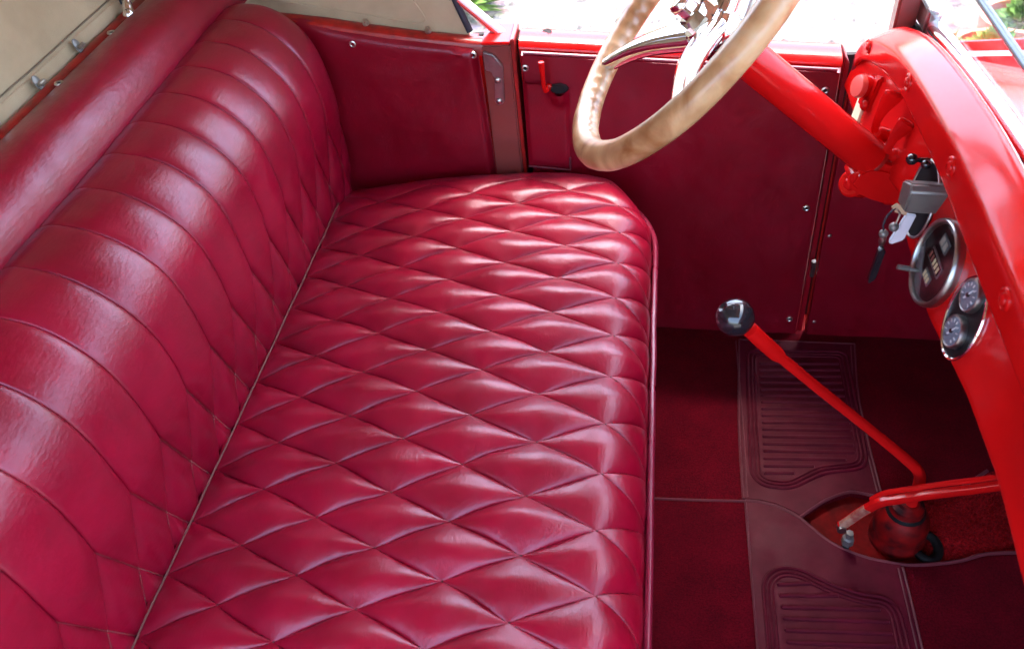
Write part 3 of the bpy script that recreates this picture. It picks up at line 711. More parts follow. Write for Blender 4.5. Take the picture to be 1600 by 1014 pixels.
# fibrous red carpet on the tunnel, seen through the opening
tun = grid(lambda u, v: Vector((0.318 + 0.13 * u, -0.305 + 0.17 * v, -0.3425 + 0.003 * noise.noise(Vector((u * 5, v * 5, 1))))), 20, 20)
tc_ = thing('tunnel_carpet', 'bright red shaggy carpet scrap showing through the opening beside the gear lever', 'carpet', (0.38, -0.23, -0.343))
obj('backing', tun, 'pile', tc_)
V, F = [], []
for i in range(9000):
    x, y = random.uniform(0.318, 0.447), random.uniform(-0.305, -0.14); z = -0.3425
    d = Vector((random.gauss(0, 0.5), random.gauss(0, 0.5), 1)).normalized() * random.uniform(0.004, 0.008); s = Vector((random.uniform(-1, 1), random.uniform(-1, 1), 0)).normalized() * 0.0006
    k = len(V); p = Vector((x, y, z)); V += [p - s, p + s, p + d + s * 0.3 + Vector((0, 0, 0))]; F.append((k, k + 1, k + 2))
mp_ = obj('pile', (V, F), 'pile', tc_, smooth=False); mp_['kind'] = 'stuff'

# ------------------------------------------------------------------ gear lever
gear = thing('gear_lever', 'bent red gear lever with shiny black ball knob rising from the floor', 'gear lever', (0.295, -0.25, -0.34))
KN = Vector((0.0600, -0.25, 0.0540))
rod = smoothpath([(0.0760, -0.25, 0.0365), (0.100, -0.25, 0.0075), (0.16, -0.25, -0.0575), (0.22, -0.25, -0.1205), (0.266, -0.25, -0.170), (0.2855, -0.25, -0.1935), (0.2925, -0.25, -0.2130), (0.2935, -0.25, -0.2450), (0.2930, -0.25, -0.285)], 8)
rr = []
for p in rod:
    d = (p - rod[0]).length; rr.append(0.0086 - 0.0026 * sstep(0.050, 0.056, d) + 0.001 * sstep(0.2, 0.34, d))
obj('rod', tube(rod, rr, 14), 'red', gear)
kd = (KN - rod[0]).normalized()
obj('ball_knob', lathe([(0.0070, -0.0185)] + [(0.0197 * math.sin(a), -0.0197 * math.cos(a)) for a in np.linspace(0.38, PI - 0.28, 22)] + [(0.0055, 0.0188), (0.0030, 0.0176), (0.0, 0.0176)], kd, KN, 32), 'black', gear)
tw = obj('tower', lathe([(0.034, -0.345), (0.0345, -0.333), (0.0315, -0.328), (0.0328, -0.318), (0.0326, -0.306), (0.0300, -0.295), (0.0260, -0.286), (0.0215, -0.280), (0.0205, -0.277), (0.0195, -0.270), (0.0135, -0.267), (0.0120, -0.262), (0.0, -0.262)], (0, 0, 1), (0.2915, -0.247, 0), 30), simple('oily_red', (0.24, 0.003, 0.003), 0.5, 0.0, 0.0, (0.020, 0.002, 0.003), 38.0, 0.1, 120.0, 0.2), gear)
obj('collar', lathe([(0.0235, 0), (0.0240, 0.004), (0.0215, 0.008)], (0, 0, 1), (0.2915, -0.247, -0.287), 28), 'rubber', gear)
obj('rubber_ring', tube([(0.3240 + 0.014 * math.cos(a), -0.2640 + 0.019 * math.sin(a), -0.338) for a in np.linspace(0, 2 * PI, 28)[:-1]], 0.0060, 10, closed=True), 'rubber', gear)

# ------------------------------------------------------------------ hand brake
brake = thing('hand_brake_lever', 'flat red hand brake lever with worn end lying across the floor opening', 'hand brake', (0.22, -0.28, -0.34))
bpth = smoothpath([(0.2090, -0.280, -0.2740), (0.2170, -0.280, -0.2600), (0.2270, -0.280, -0.2420), (0.2430, -0.280, -0.2210), (0.2620, -0.280, -0.2120), (0.300, -0.280, -0.1975), (0.355, -0.280, -0.1790), (0.43, -0.280, -0.150)], 6)
def barsweep(P, wy, hz, n=0.0015):
    V, F = [], []
    for i, p in enumerate(P):
        a, c = P[max(i - 1, 0)], P[min(i + 1, len(P) - 1)]; t_ = (c - a).normalized(); u = Vector((0, 1, 0)); v = t_.cross(u).normalized()
        if v.z < 0: v = -v
        for su, sv in ((-1, -0.7), (-0.7, -1), (0.7, -1), (1, -0.7), (1, 0.7), (0.7, 1), (-0.7, 1), (-1, 0.7)): V.append(p + u * su * wy + v * sv * hz)
    for i in range(len(P) - 1):
        for k in range(8): F.append((i * 8 + k, i * 8 + (k + 1) % 8, i * 8 + 8 + (k + 1) % 8, i * 8 + 8 + k))
    F.append(tuple(range(8))[::-1]); F.append(tuple(range(len(P) * 8 - 8, len(P) * 8)))
    return V, F
br = obj('arm', barsweep(bpth, 0.0040, 0.0062), 'red', brake)
obj('upper_rod', tube([p + Vector((0.004, 0.006, 0.0105)) for p in bpth[14:]], 0.0034, 8), 'red', brake)
obj('worn_tip', barsweep([p + Vector((0, -0.0012, 0.0022)) for p in bpth[1:15]], 0.0034, 0.0058), simple('bare_chipped_metal', (0.52, 0.30, 0.20), 0.5, 0.2, 0, (0.30, 0.05, 0.04), 90.0, 0.1), brake)
obj('clevis', lathe([(0.0055, -0.004), (0.0058, 0.0), (0.0055, 0.004)], (0, 1, 0), (0.2085, -0.283, -0.275), 14), 'steel', brake)
bolt = obj('bolt', lathe([(0.0075, -0.312), (0.0075, -0.300), (0.0048, -0.298), (0.0048, -0.288), (0.0, -0.287)], (0, 0, 1), (0.2240, -0.273, -0.012), 6), 'greybox', brake)
obj('bolt_stem', tube([(0.2240, -0.273, -0.345), (0.2240, -0.273, -0.322)], 0.0045, 10), 'rubber', brake)
# ------------------------------------------------------------------ steering wheel and column
WC = Vector((0.0110, -0.0930, 0.3070)); WN = Vector((-0.7420, -0.0110, 0.6700)).normalized()
WB = Vector((0, 0, 1)).cross(WN).normalized(); WA = WN.cross(WB).normalized(); WR = 0.160
wheel = thing('steering_wheel', 'tan composite steering wheel rim on three curved chrome spokes', 'steering wheel', WC)
V, F = [], []; NM, NT = 420, 20
for i in range(NM):
    a = 2 * PI * i / NM; er = WA * math.cos(a) + WB * math.sin(a)
    for k in range(NT):
        b_ = 2 * PI * k / NT                                   # 0 points out, pi points to the hub
        r_ = 0.0150 + 0.0006 * noise.noise(Vector((math.cos(a) * 4, math.sin(a) * 4, k * 0.1)))
        inner = math.exp(-((b_ - PI * 1.02) / 0.62) ** 2)
        r_ -= (0.0024 + 0.0018 * noise.noise(Vector((a * 3.0, 0.3, 0.9)))) * inner * (0.5 - 0.5 * math.cos(a * 60)) ** 0.55 * sstep(150, 168, math.degrees(a))
        V.append(WC + er * (WR + math.cos(b_) * r_) + WN * math.sin(b_) * r_ * 0.92)
for i in range(NM):
    for k in range(NT):
        F.append((i * NT + k, i * NT + (k + 1) % NT, ((i + 1) % NM) * NT + (k + 1) % NT, ((i + 1) % NM) * NT + k))
obj('rim', (V, F), 'rim', wheel, sharp=70)
HUB = WC - WN * 0.030
for ang in (213, 97, 337):
    a = math.radians(ang); er = (WA * math.cos(a) + WB * math.sin(a)); es = WN.cross(er).normalized()
    V, F = [], []; n = 22; NS = 12
    for i in range(n + 1):
        s = i / n; rad = 0.016 + (WR - 0.010 - 0.016) * s
        c = HUB + er * rad + WN * (0.006 + 0.026 * s ** 1.5 + 0.010 * math.sin(PI * s))
        wdt = 0.0120 * (1 - s) ** 1.8 + 0.0088; th = 0.0050 * (1 - s) + 0.0078
        for k in range(NS):
            b_ = 2 * PI * k / NS; cx, sx_ = math.cos(b_), math.sin(b_)
            V.append(c + es * wdt * math.copysign(abs(cx) ** 0.75, cx) + WN * th * math.copysign(abs(sx_) ** 0.9, sx_))
    for i in range(n):
        for k in range(NS): F.append((i * NS + k, i * NS + (k + 1) % NS, (i + 1) * NS + (k + 1) % NS, (i + 1) * NS + k))
    F.append(tuple(range(NS))[::-1]); F.append(tuple(range(n * NS, n * NS + NS)))
    obj('spoke', (V, F), 'chrome', wheel)
hub = obj('hub', lathe([(0.0, -0.016), (0.022, -0.016), (0.0265, -0.010), (0.028, 0.0), (0.0265, 0.007), (0.0225, 0.012), (0.0200, 0.0135), (0.0, 0.0135)], WN, HUB, 32), 'chrome', wheel)
obj('hub_ring', lathe([(0.0215, 0.012), (0.0222, 0.0165), (0.0205, 0.0190), (0.0, 0.0190)], WN, HUB, 32), 'chrome', hub)
obj('hub_nut', lathe([(0.0165, 0.018), (0.0165, 0.0295), (0.0145, 0.0315), (0.0, 0.0315)], WN, HUB, 6), 'chrome', hub)
obj('horn_button', lathe([(0.0105, 0.031), (0.0105, 0.040), (0.0125, 0.0415), (0.0125, 0.0465), (0.0100, 0.0495), (0.0, 0.0505)], WN, HUB, 24), 'chrome', hub)
sw = HUB + WN * 0.044
obj('switch_lever', bevelled(prism([sw + WB * 0.006 - WA * 0.006, sw - WB * 0.006 - WA * 0.006, sw - WB * 0.006 - WA * 0.026, sw + WB * 0.006 - WA * 0.026], WN * -0.004, WN * 0.004), 0.0015), 'chrome', hub)

CE = WC - WN * 0.262
colm = thing('steering_column', 'thick bright red steering column tube running down to the dashboard clamp', 'steering column', CE)
obj('tube', bevelled(lathe([(0.0188, 0.0)] + [(0.0196, 0.0015), (0.0196, 0.200)], WN, CE, 36), 0.0004), 'red', colm)
obj('upper_collar', lathe([(0.0196, 0.198), (0.0184, 0.203), (0.0150, 0.206), (0.0145, 0.220)], WN, CE, 30), 'chrome', colm)
obj('end_ring', lathe([(0.0200, 0.0), (0.0205, 0.002), (0.0200, 0.004)], WN, CE, 36), 'redworn', colm)
for sg, ln in ((1, 0.10), (-1, 0.07)):
    b0 = HUB - WN * 0.020; d = (WA * 0.55 * sg - WB * 0.8 * sg).normalized() if sg > 0 else (WB * -0.2 + WA * 0.98).normalized()
    obj('control_lever', tube(smoothpath([b0, b0 + d * 0.03 - WN * 0.004, b0 + d * ln * 0.7, b0 + d * ln + WN * 0.004], 5), 0.0032, 8), 'steel', colm)
# clamp bracket at the foot of the column
cl = [(0.178, 0.116), (0.190, 0.103), (0.206, 0.094), (0.222, 0.088), (0.244, 0.083), (0.246, 0.112), (0.232, 0.130), (0.214, 0.138), (0.197, 0.140), (0.184, 0.132)]
br2 = obj('clamp_bracket', bevelled(prism([(x, -0.088, z) for x, z in cl], (0, -0.024, 0), (0, 0.024, 0)), 0.006, 3), 'red', colm)
bh = [(0.0, 0.0050), (0.0045, 0.0046), (0.0072, 0.0022), (0.0078, 0.0)]
obj('lug', lathe([(0.0, 0.0035), (0.0125, 0.0035), (0.0150, 0.001), (0.0155, -0.022)], (-0.55, -0.55, 0.45), (0.1910, -0.080, 0.096), 28), 'red', colm)
obj('bolt_head', lathe(bh, (-0.55, -0.55, 0.45), Vector((0.1910, -0.080, 0.096)) + Vector((-0.55, -0.55, 0.45)).normalized() * 0.0032, 18), 'red', colm)
obj('lug', lathe([(0.0, 0.006), (0.010, 0.005), (0.0130, 0.001), (0.0130, -0.014)], (-0.75, -0.45, 0.35), (0.2255, -0.098, 0.0960), 24), 'red', colm)
obj('bolt_head', lathe(bh, (-0.75, -0.45, 0.35), Vector((0.2255, -0.098, 0.0960)) + Vector((-0.75, -0.45, 0.35)).normalized() * 0.005, 18), 'red', colm)

# ------------------------------------------------------------------ dashboard
dash_t = thing('dashboard', 'glossy red rolled-edge dashboard with screwed flange, under the windscreen', 'dashboard', (0.24, -0.40, 0.06))
_y = [-0.98, -0.93, -0.86, -0.78, -0.64, -0.52, -0.376, -0.266, -0.195, -0.116, -0.059, -0.016, 0.043, 0.090, 0.115, 0.130]
_z = [0.080, 0.130, 0.165, 0.190, 0.208, 0.214, 0.215, 0.218, 0.216, 0.210, 0.202, 0.192, 0.173, 0.152, 0.134, 0.112]
ZFs = smoothpath([(0, y, z) for y, z in zip(_y, _z)], 8)
def ZF(y): return interp(y, [p.y for p in ZFs], [p.z for p in ZFs])
def pan_at(y, z): return 0.232 - 0.2586 * (0.18 - z) - 0.018 * (1 - sstep(-0.52, -0.42, y)) * sstep(0.13, 0.215, z)   # the panel leans back at its head
def bot(y): return interp(y, [-0.98, -0.582, -0.4996, -0.4157, -0.3097, -0.2152, -0.1765, -0.1429, -0.117, 0.0, 0.07, 0.13], [0.110, 0.1195, 0.1285, 0.1250, 0.1105, 0.1136, 0.1210, 0.1230, 0.1170, 0.100, 0.092, 0.090])
DYS = [0.128 - (0.128 + 0.975) * i / 110 for i in range(111)]
# flange plus roll plus cowl lip
rollp = [(0.2200, 0.0), (0.2178, 0.002), (0.2172, 0.008), (0.2172, 0.022), (0.2174, 0.029), (0.2184, 0.0330), (0.2208, 0.0358), (0.2260, 0.0392), (0.2330, 0.0436), (0.2395, 0.0474), (0.2430, 0.0488), (0.2465, 0.0486), (0.2500, 0.0462), (0.2550, 0.0410), (0.2600, 0.0350), (0.2630, 0.0300), (0.2640, 0.0230), (0.2640, 0.0100)]
RL = [(p.x, p.z) for p in smoothpath([(x, 0, z) for x, z in rollp], 3)]
def flange(u, v):
    y = 0.128 - 1.103 * u; i = v * (len(RL) - 1); k = min(int(i), len(RL) - 2); f = i - k
    x = RL[k][0] * (1 - f) + RL[k + 1][0] * f; z = RL[k][1] * (1 - f) + RL[k + 1][1] * f
    s = interp(y, [-0.98, -0.345, -0.10, 0.05, 0.128], [1.1, 1.25, 1.0, 0.85, 0.7])
    return Vector((x, y, ZF(y) + z * s))
obj('rolled_flange', grid(flange, 110, len(RL) - 1), 'red', dash_t, sharp=60)
def flange_lip(u, v):
    y = 0.128 - 1.103 * u; return Vector((0.2200 + (pan_at(y, ZF(y)) + 0.004 - 0.2200) * v, y, ZF(y) + 0.001 * v))
obj('flange_return', grid(flange_lip, 110, 2), 'red', dash_t)
def panel(u, v):
    y = 0.128 - 1.103 * u; zt, zb = ZF(y) + 0.02, bot(y); zr = zb + 0.010
    if v < 0.7: q = v / 0.7; z = zt + (zr - zt) * q; return Vector((pan_at(y, z), y, z))
    q = (v - 0.7) / 0.3 * PI / 2; return Vector((pan_at(y, zr) + 0.034 * (1 - math.cos(q)), y, zr - 0.012 * math.sin(q)))
obj('instrument_panel', grid(panel, 110, 24), 'red', dash_t)
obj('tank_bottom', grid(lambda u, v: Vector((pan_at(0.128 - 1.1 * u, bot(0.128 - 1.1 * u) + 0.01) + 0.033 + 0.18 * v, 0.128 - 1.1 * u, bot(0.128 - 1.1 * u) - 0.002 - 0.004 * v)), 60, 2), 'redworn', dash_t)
def cowl(u, v):
    y = 0.150 - 1.14 * u; yy = min(max(y, -0.975), 0.128); x = 0.2665 + 0.42 * v
    return Vector((x, y, ZF(yy) + 0.010 - 0.085 * v - (0.10 if y > 0.14 else 0)))
obj('cowl_top', grid(cowl, 90, 16), 'red', dash_t)
obj('cowl_side', box(0.2665, 0.70, 0.150, 0.154, -0.36, 0.14), 'red', dash_t)
cup = mk_mesh('flange_screw', *lathe([(0.0086, 0.0), (0.0084, 0.0014), (0.0070, 0.0022), (0.0056, 0.0012), (0.0050, 0.0012), (0.0046, 0.0026), (0.0030, 0.0034), (0.0, 0.0036)], (-1, 0, 0), n=26), 'red')
for y in (0.066, -0.107, -0.267, -0.424, -0.58, -0.74): put('flange_screw', cup, dash_t, (0.2172, y, ZF(y) + 0.0225 * interp(y, [-0.345, -0.10, 0.05], [1.2, 1.0, 0.85])))
# paddle levers on the panel beside the column
for i, (pts, lab) in enumerate((
        ([(0.2140, -0.060, 0.1460), (0.2085, -0.0605, 0.1510), (0.2090, -0.061, 0.1640), (0.2130, -0.062, 0.1790), (0.2175, -0.064, 0.1915), (0.2195, -0.065, 0.1975)], 'upper of two small red paddle levers beside the column foot'),
        ([(0.2210, -0.098, 0.1435), (0.2150, -0.0985, 0.1480), (0.2160, -0.099, 0.1590), (0.2205, -0.100, 0.1710), (0.2255, -0.101, 0.1805), (0.2280, -0.102, 0.1850)], 'lower of two small red paddle levers beside the column foot'))):
    pd = thing('paddle_lever', lab, 'lever', pts[0], 'small red paddle levers')
    P = smoothpath(pts, 5); n = len(P)
    R_ = [0.0042 + 0.0058 * sstep(0.35, 0.85, k / (n - 1)) - 0.0060 * sstep(0.93, 1.0, k / (n - 1)) for k in range(n)]
    obj('paddle', tube(P, R_, 14, squash=0.45, up=(0, 1, 0.3)), 'red', pd)
    obj('pivot', lathe([(0.0, 0.0065), (0.0048, 0.0058), (0.0068, 0.002), (0.0070, -0.022)], (-0.8, -0.3, 0.5), Vector(pts[0]) + Vector((0.002, 0, 0)), 18), 'red', pd)

# round control with cream plate at the far end of the dash
ctl = thing('wiper_control', 'round red knob fitting with cream plate at the far end of the dashboard', 'control knob', (0.225, 0.035, 0.14))
ax = Vector((-0.92, -0.25, 0.30)).normalized(); kc = Vector((0.2240, 0.040, 0.1440))
obj('body', lathe([(0.0145, -0.012), (0.0145, 0.004), (0.0130, 0.007), (0.0118, 0.0075), (0.0118, 0.0140), (0.0, 0.0140)], ax, kc, 28), 'red', ctl)
obj('knob_cap', lathe([(0.0128, 0.0150), (0.0132, 0.0180), (0.0120, 0.0215), (0.0, 0.0225)], ax, kc, 28), simple('overlit_red_paint', (0.72, 0.10, 0.08), 0.3, 0, 0.6), ctl)  # paler red cap: the strong light on it put into its colour
obj('base_flange', bevelled(prism([(pan_at(0, z), y, z) for y, z in [(0.060, 0.150), (0.020, 0.168), (0.014, 0.128), (0.048, 0.120)]], (0.002, 0, 0), (-0.005, 0, 0)), 0.002), 'red', ctl)
obj('screw', lathe(bh, (-1, -0.2, 0.2), (0.2140, 0.0190, 0.1340), 14, 0.8, 0.8), 'red', ctl)
obj('cream_plate', bevelled(prism([(pan_at(0, z), y, z) for y, z in [(0.060, 0.126), (0.034, 0.128), (0.022, 0.094), (0.048, 0.092)]], (0.001, 0, 0), (-0.0030, 0, 0)), 0.0008), 'cream', ctl)

# speedometer
gy, gz = -0.2835, 0.1535; gx = pan_at(gy, gz) + 0.0005
spd = thing('speedometer', 'large round black-faced gauge with grey metal bezel on the red dash', 'gauge', (gx, gy, gz))
AX = Vector((-0.968, 0, 0.250)); AU = Vector((0.250, 0, 0.968))       # out of the panel, and up along it
GC = Vector((gx, gy, gz)); GR = 0.0398 / 0.0458
obj('bezel', lathe([(r_ * GR, h_ * 0.8) for r_, h_ in [(0.0455, 0.0), (0.0458, 0.006), (0.0450, 0.0095), (0.0435, 0.0110), (0.0415, 0.0105), (0.0403, 0.0080), (0.0400, 0.0040)]], AX, GC, 56), 'steel', spd)
dl = obj('dial', lathe([(0.0352, 0.0), (0.0352, 0.0036), (0.0, 0.0036)], AX, GC, 48), 'dial', spd)
def onface(y, z, h=0.0038): return GC + AX * h + Vector((0, 1, 0)) * y + AU * z
def facequad(name, cy_, cz_, ang, hw, hh, h0, h1, mat, parent):
    P = [onface(cy_ + a, cz_ + b_, h0) for a, b_ in ((-hw, -hh), (hw, -hh), (hw, hh), (-hw, hh))]
    return obj(name, bevelled(prism(P, (0, 0, 0), AX * (h1 - h0)), 0.0004), mat, parent)
facequad('odometer_frame', 0.001, 0.000, 0, 0.0165, 0.0058, 0.0036, 0.0050, 'dialring', dl)
facequad('odometer_window', 0.001, 0.000, 0, 0.0150, 0.0042, 0.0050, 0.0054, 'black', dl)
for i in range(5):
    facequad('drum_figure', 0.001 + 0.0115 - i * 0.0057, 0.000, 0, 0.0018, 0.0032, 0.0054, 0.0057, 'reddrum' if i < 2 else 'ivorymark', dl)
facequad('trip_window', 0.000, -0.0165, 0, 0.0088, 0.0048, 0.0036, 0.0048, 'dialring', dl)
for i in range(3): facequad('trip_figure', 0.0050 - 0.0050 * i, -0.0165, 0, 0.0017, 0.0030, 0.0048, 0.0052, 'ivorymark', dl)
facequad('speed_window', 0.0045, 0.0180, 0, 0.0095, 0.0058, 0.0036, 0.0048, 'dialring', dl)
for i in range(2): facequad('speed_figure', 0.0085 - 0.0080 * i, 0.0180, 0, 0.0028, 0.0040, 0.0048, 0.0052, 'paledrum', dl)
obj('grey_segment', prism([onface(0.0345 * math.cos(a), 0.0345 * math.sin(a), 0.0037) for a in np.linspace(-1.75, -0.05, 14)], (0, 0, 0), AX * 0.0012), 'dialring', dl)
obj('trip_knob', tube([onface(0.016, -0.0235, 0.003), onface(0.016, -0.0235, 0.012), onface(0.016, -0.0235, 0.013), onface(0.016, -0.0235, 0.024)], [0.0016, 0.0016, 0.0026, 0.0024], 12), 'greybox', spd)
obj('gauge_glass', lathe([(0.0350, 0.0074), (0.0345, 0.0080), (0.0, 0.0084), (0.0, 0.0078), (0.0350, 0.0070)], AX, GC, 40), 'lens', spd)

# oval cluster with two small gauges
oy, oz = -0.3590, 0.1600; ox = pan_at(oy, oz) + 0.0005; OC = Vector((ox, oy, oz))
ovc = thing('gauge_cluster', 'black oval instrument panel with chrome edge and two small gauges', 'gauge cluster', OC)
UPT = (AU + Vector((0, 0.35, 0))).normalized(); SDT = AX.cross(UPT)
obj('oval_plate', lathe([(1.0, 0.0), (1.0, 0.0018), (0.0, 0.0018)], AX, OC, 56, 0.0350, 0.0270, UPT), 'matteblack', ovc)
obj('chrome_edge', tube([OC + AX * 0.0018 + UPT * 0.0353 * math.cos(a) + SDT * 0.0273 * math.sin(a) for a in np.linspace(0, 2 * PI, 65)[:-1]], 0.0015, 8, closed=True), 'chrome', ovc)
for dy, dz in ((-0.0045, -0.0115), (0.0060, 0.0195)):
    gc = OC + Vector((0, dy, 0)) + AU * dz
    gd = obj('small_gauge', lathe([(0.0142, 0.001), (0.0142, 0.0056), (0.0138, 0.0070), (0.0129, 0.0073), (0.0122, 0.0067), (0.0, 0.0066)], AX, gc, 40), 'steel', ovc)
    obj('gauge_face', lathe([(0.0119, 0.0067), (0.0119, 0.0072), (0.0, 0.0072)], AX, gc, 32), 'dialblue', gd)
    for k in range(9):
        a = math.radians(-30 + k * 30); d_ = Vector((0, 1, 0)) * math.cos(a) + AU * math.sin(a)
        obj('tick', tube([gc + AX * 0.0074 + d_ * 0.0104, gc + AX * 0.0074 + d_ * 0.0078], 0.0006, 5), 'whitemark', gd)
    obj('needle', tube([gc + AX * 0.0078 + Vector((0, 0.002, 0)) - AU * 0.005, gc + AX * 0.0078 - Vector((0, 0.003, 0)) + AU * 0.0075], [0.0008, 0.0004], 6), 'whitemark', gd)
    obj('face_hub', lathe([(0.0020, 0.0072), (0.0018, 0.0086), (0, 0.0089)], AX, gc, 12), 'black', gd)
    obj('gauge_glass', lathe([(0.0122, 0.0080), (0.0085, 0.0092), (0.0, 0.0097), (0.0, 0.0092), (0.0085, 0.0087), (0.0122, 0.0076)], AX, gc, 28), 'lens', gd)

# ignition: pointed dark plate, grey housing, toggle, key ring
ig = thing('ignition_switch', 'grey metal switch housing over a dark pointed plate on the dash', 'ignition switch', (0.235, -0.19, 0.14))
pl_ = [(-0.166, 0.1830), (-0.178, 0.1905), (-0.196, 0.1940), (-0.221, 0.1860), (-0.232, 0.1600), (-0.2330, 0.1420), (-0.2180, 0.1300), (-0.2010, 0.1310), (-0.180, 0.1450), (-0.168, 0.1580)]
ix = pan_at(-0.19, 0.19)
PLV = [(pan_at(y, z), y, z) for y, z in rounded(pl_, 0.010, 4)]
obj('plate', bevelled(prism(PLV, AX * -0.001, AX * 0.0022), 0.0006), 'dial', ig)
obj('plate_edge', tube([Vector(p) + AX * 0.0024 for p in PLV], 0.0013, 8, closed=True), 'steel', ig)
obj('housing', bevelled(prism([(0.2020, -0.2060, 0.1890), (0.2030, -0.2260, 0.1985), (0.2025, -0.2320, 0.1930), (0.2020, -0.2300, 0.1690), (0.2020, -0.2060, 0.1640)], (0, 0, 0), (0.050, -0.002, -0.004)), 0.0018, 3), 'greybox', ig)
obj('toggle', tube([(ix - 0.002, -0.176, 0.188), (ix - 0.016, -0.178, 0.191)], [0.0028, 0.0022], 10), 'black', ig)
obj('toggle_ball', lathe([(0.0, 0.0055)] + [(0.0055 * math.sin(a), 0.0055 * math.cos(a)) for a in np.linspace(0.2, PI - 0.1, 10)], (1, 0, 0), (ix - 0.020, -0.1785, 0.1920), 16), 'black', ig)
obj('toggle_ball', lathe([(0.0, 0.0045)] + [(0.0045 * math.sin(a), 0.0045 * math.cos(a)) for a in np.linspace(0.2, PI - 0.1, 10)], (1, 0, 0), (ix - 0.010, -0.189, 0.1930), 16), 'black', ig)
key = thing('key_ring', 'ignition key with bead ring and hanging black fob below the grey housing', 'keys', (0.195, -0.22, 0.1625))
ky = -0.19
def moved(geo, d): return [Vector(v) + d for v in geo[0]], geo[1]
KO = Vector((-0.0100, -0.030, 0.0225)); TO = Vector((-0.0110, -0.034, 0.0270))
obj('key_bow', moved(bevelled(prism([(0.2035, ky, 0.146), (0.2075, ky, 0.1500), (0.2190, ky, 0.1420), (0.2180, ky, 0.1360), (0.2080, ky, 0.1400)], (0, -0.0008, 0), (0, 0.0008, 0)), 0.0004), KO), 'tan', key)
obj('ring_cord', moved(tube(smoothpath([(0.2075, ky, 0.1445), (0.2020, ky - 0.002, 0.1385), (0.1995, ky - 0.003, 0.1290), (0.2010, ky - 0.003, 0.1200)], 6), 0.0010, 6), KO), 'canvasedge', key)
obj('ring_cord', moved(tube(smoothpath([(0.2085, ky, 0.1445), (0.2120, ky - 0.001, 0.1380), (0.2100, ky - 0.002, 0.1270)], 6), 0.0010, 6), KO), 'steel', key)
def ball(c, r): return lathe([(0.0, r)] + [(r * math.sin(a), r * math.cos(a)) for a in np.linspace(0.25, PI - 0.25, 9)] + [(0.0, -r)], (0, 0, 1), c, 16)
obj('bead', moved(ball((0.2095, ky - 0.002, 0.1240), 0.0046), KO), 'greybox', key)
obj('bead', moved(ball((0.2015, ky - 0.003, 0.1170), 0.0044), KO), 'greybox', key)
obj('fob_loop', moved(lathe([(0.0030, 0.0), (0.0036, -0.005), (0.0024, -0.010)], (0, 0, 1), (0.2020, ky - 0.003, 0.1130), 12), KO), 'steel', key)
obj('fob', moved(bevelled(prism([(0.1995, ky - 0.003, 0.1010), (0.2030, ky - 0.003, 0.1040), (0.2058, ky - 0.003, 0.0990), (0.2030, ky - 0.003, 0.0640), (0.1972, ky - 0.003, 0.0580), (0.1965, ky - 0.003, 0.0620)], (0, -0.006, 0), (0, 0.001, 0)), 0.0008), KO), 'black', key)
tagp = [(0.2195, 0.1330), (0.2290, 0.1310), (0.2235, 0.1010), (0.2125, 0.0955), (0.2100, 0.1000)]
lt = thing('plastic_tag', 'pale translucent plastic tag hanging beside the keys', 'tag', (0.209, -0.218, 0.157))
obj('tag_sheet', moved(bevelled(prism([(x, -0.184, z) for x, z in tagp], (0, -0.0016, 0), (0, 0.0016, 0)), 0.0012), TO), 'plastic', lt)

# ------------------------------------------------------------------ windscreen
ws = thing('windscreen', 'glass windscreen with curved bright lower frame and dark crossbar above the dashboard', 'windscreen', (0.285, -0.40, 0.22))
wy = [0.118, 0.095, 0.067, 0.03, -0.04, -0.089, -0.145, -0.189, -0.234, -0.272, -0.42, -0.60, -0.75, -0.88, -0.95]
wz = [0.1945, 0.1985, 0.2035, 0.2095, 0.2190, 0.2250, 0.2315, 0.2360, 0.2400, 0.2430, 0.2480, 0.2440, 0.2330, 0.2120, 0.198]
WP = smoothpath([(0.2795, y, z) for y, z in zip(wy, wz)], 6)
obj('lower_frame', tube([p + Vector((0, 0, 0.002)) for p in WP], 0.0085, 14), 'chrome', ws)
obj('rubber_seal', tube([p + Vector((-0.0100, 0, -0.0105)) for p in WP], 0.0062, 8), 'rubber', ws)
zl = lambda y: interp(y, [p.y for p in reversed(WP)], [p.z for p in reversed(WP)])
def pane(x):
    ys = list(np.linspace(0.112, -0.945, 60))
    return [(x, y, zl(y) + 0.002) for y in ys] + [(x + 0.02, -0.945, 0.70), (x + 0.02, 0.112, 0.70)]
obj('glass_pane', prism(pane(0.2780), (0, 0, 0), (0.0045, 0, 0)), 'glass', ws)
obj('crossbar', tube([(0.2800, 0.10, 0.2810), (0.2800, -0.40, 0.2965), (0.2800, -0.93, 0.2985)], 0.0040, 10), simple('dark_blue_steel', (0.10, 0.12, 0.16), 0.25, 0.8), ws)
post = obj('stanchion', bevelled(prism([(0.2440, 0.085, 0.150), (0.2680, 0.085, 0.150), (0.2720, 0.085, 0.70), (0.2520, 0.085, 0.70)], (0, 0, 0), (0, 0.022, 0)), 0.003), simple('brown_painted_post', (0.24, 0.085, 0.075), 0.32, 0.2, 0.5), ws)
obj('post_bracket', bevelled(prism([(0.2680, 0.083, 0.200), (0.2840, 0.083, 0.192), (0.2840, 0.083, 0.222), (0.2690, 0.083, 0.228)], (0, -0.03, 0), (0, 0.02, 0)), 0.003), 'steel', ws)

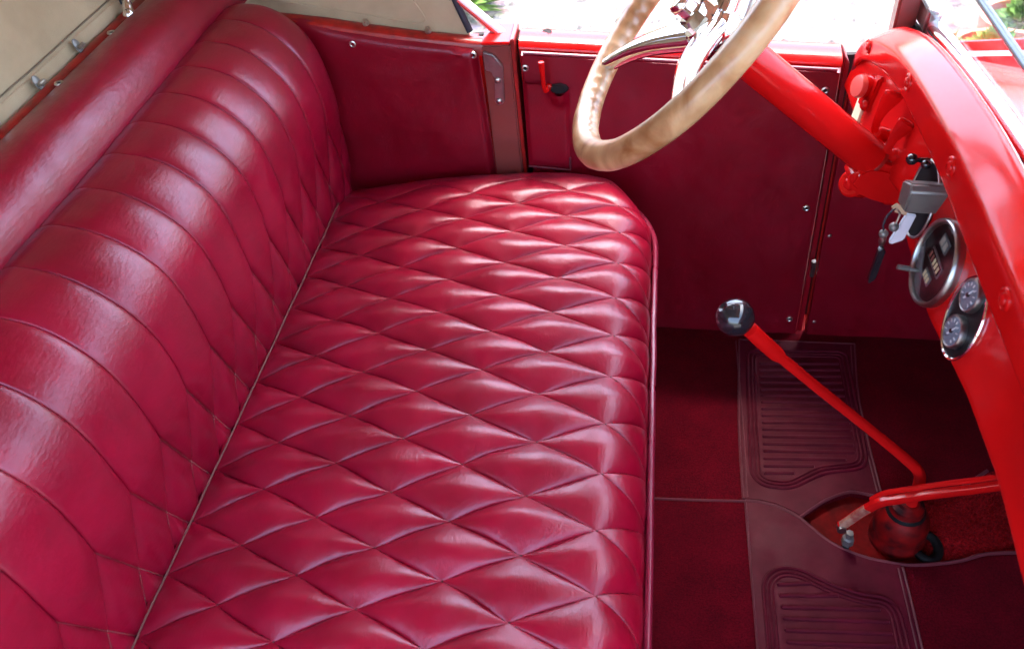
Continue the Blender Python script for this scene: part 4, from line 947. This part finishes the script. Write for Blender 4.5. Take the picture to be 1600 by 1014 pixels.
# ------------------------------------------------------------------ outside: pots and plants
def leafy(c, R_, n, ln, wd, zsq=1.0):
    V, F = [], []
    for i in range(n):
        a, e_ = random.uniform(0, 2 * PI), random.uniform(0.05, 1.45); d = Vector((math.cos(a) * math.cos(e_), math.sin(a) * math.cos(e_), math.sin(e_)))
        p = Vector(c) + Vector((d.x, d.y, d.z * zsq)) * R_ * random.uniform(0.2, 0.8); L = ln * random.uniform(0.6, 1.2)
        s = d.cross(Vector((random.uniform(-1, 1), random.uniform(-1, 1), 0.4))).normalized() * wd; k = len(V)
        mid = p + d * L * 0.5 + Vector((0, 0, L * 0.08)); V += [p, mid + s, p + d * L, mid - s]; F += [(k, k + 1, k + 2), (k, k + 2, k + 3)]
    return V, F
def potted(x, y, r, h, label, n):
    p = thing('flower_pot', label, 'flower pot', (x, y, -0.78), 'pots on the gravel beyond the windscreen')
    obj('pot', lathe([(r * 0.68, 0), (r * 0.92, h * 0.78), (r * 1.03, h * 0.78), (r * 1.06, h), (r * 0.92, h), (r * 0.90, h * 0.85), (0, h * 0.85)], (0, 0, 1), (x, y, -0.78), 30), 'pot', p)
    obj('soil', lathe([(r * 0.9, 0.0), (r * 0.5, 0.01), (0, 0.012)], (0, 0, 1), (x, y, -0.78 + h * 0.86), 20), 'soil', p)
    obj('foliage', leafy((x, y, -0.78 + h * 0.9), r * 0.55, n, r * 0.42, r * 0.10), 'leaf', p, smooth=False)
potted(0.87, 1.40, 0.105, 0.27, 'round terracotta pot with leafy plant seen through the windscreen glass', 260)
potted(0.765, 1.46, 0.085, 0.25, 'smaller terracotta pot left of the round one beyond the glass', 60)
potted(0.99, 1.56, 0.11, 0.28, 'terracotta pot with plant beyond the dark crossbar at the picture edge', 260)
for i, (x, y, s_) in enumerate(((-0.86, 2.45, 0.16), (-0.98, 2.62, 0.2), (-0.70, 2.9, 0.16))):
    t_ = thing('grass_tuft', ['low green plant on the gravel beside the canvas quarter', 'larger green plant behind the canvas quarter', 'farthest green plant behind the strut'][i], 'plant', (x, y, -0.78), 'plants on the gravel')
    obj('leaves', leafy((x, y, -0.78), s_, 220, s_ * 0.9, s_ * 0.07), 'leaf', t_, smooth=False)
V, F = [], []
for i in range(900):
    x, y = random.uniform(-1.6, 2.2), random.uniform(1.0, 3.6); r_ = random.uniform(0.006, 0.022) * (1 if random.random() < 0.9 else 1.8)
    k = len(V)
    for a, e_ in ((0, 0), (1.26, 0), (2.51, 0), (3.77, 0), (5.03, 0)): V.append(Vector((x + r_ * math.cos(a) * random.uniform(0.7, 1.2), y + r_ * math.sin(a) * random.uniform(0.7, 1.2), -0.782)))
    V.append(Vector((x, y, -0.78 + r_ * random.uniform(0.4, 0.8)))); F += [(k + j, k + (j + 1) % 5, k + 5) for j in range(5)]
st_ = obj('loose_stones', (V, F), simple('grey_stones', (0.045, 0.042, 0.040), 0.9, 0, 0, (0.11, 0.10, 0.095), 3.0), None, smooth=False)
st_['kind'] = 'stuff'; st_['label'] = 'loose grey stones scattered over the pale gravel outside'; st_['category'] = 'stones'
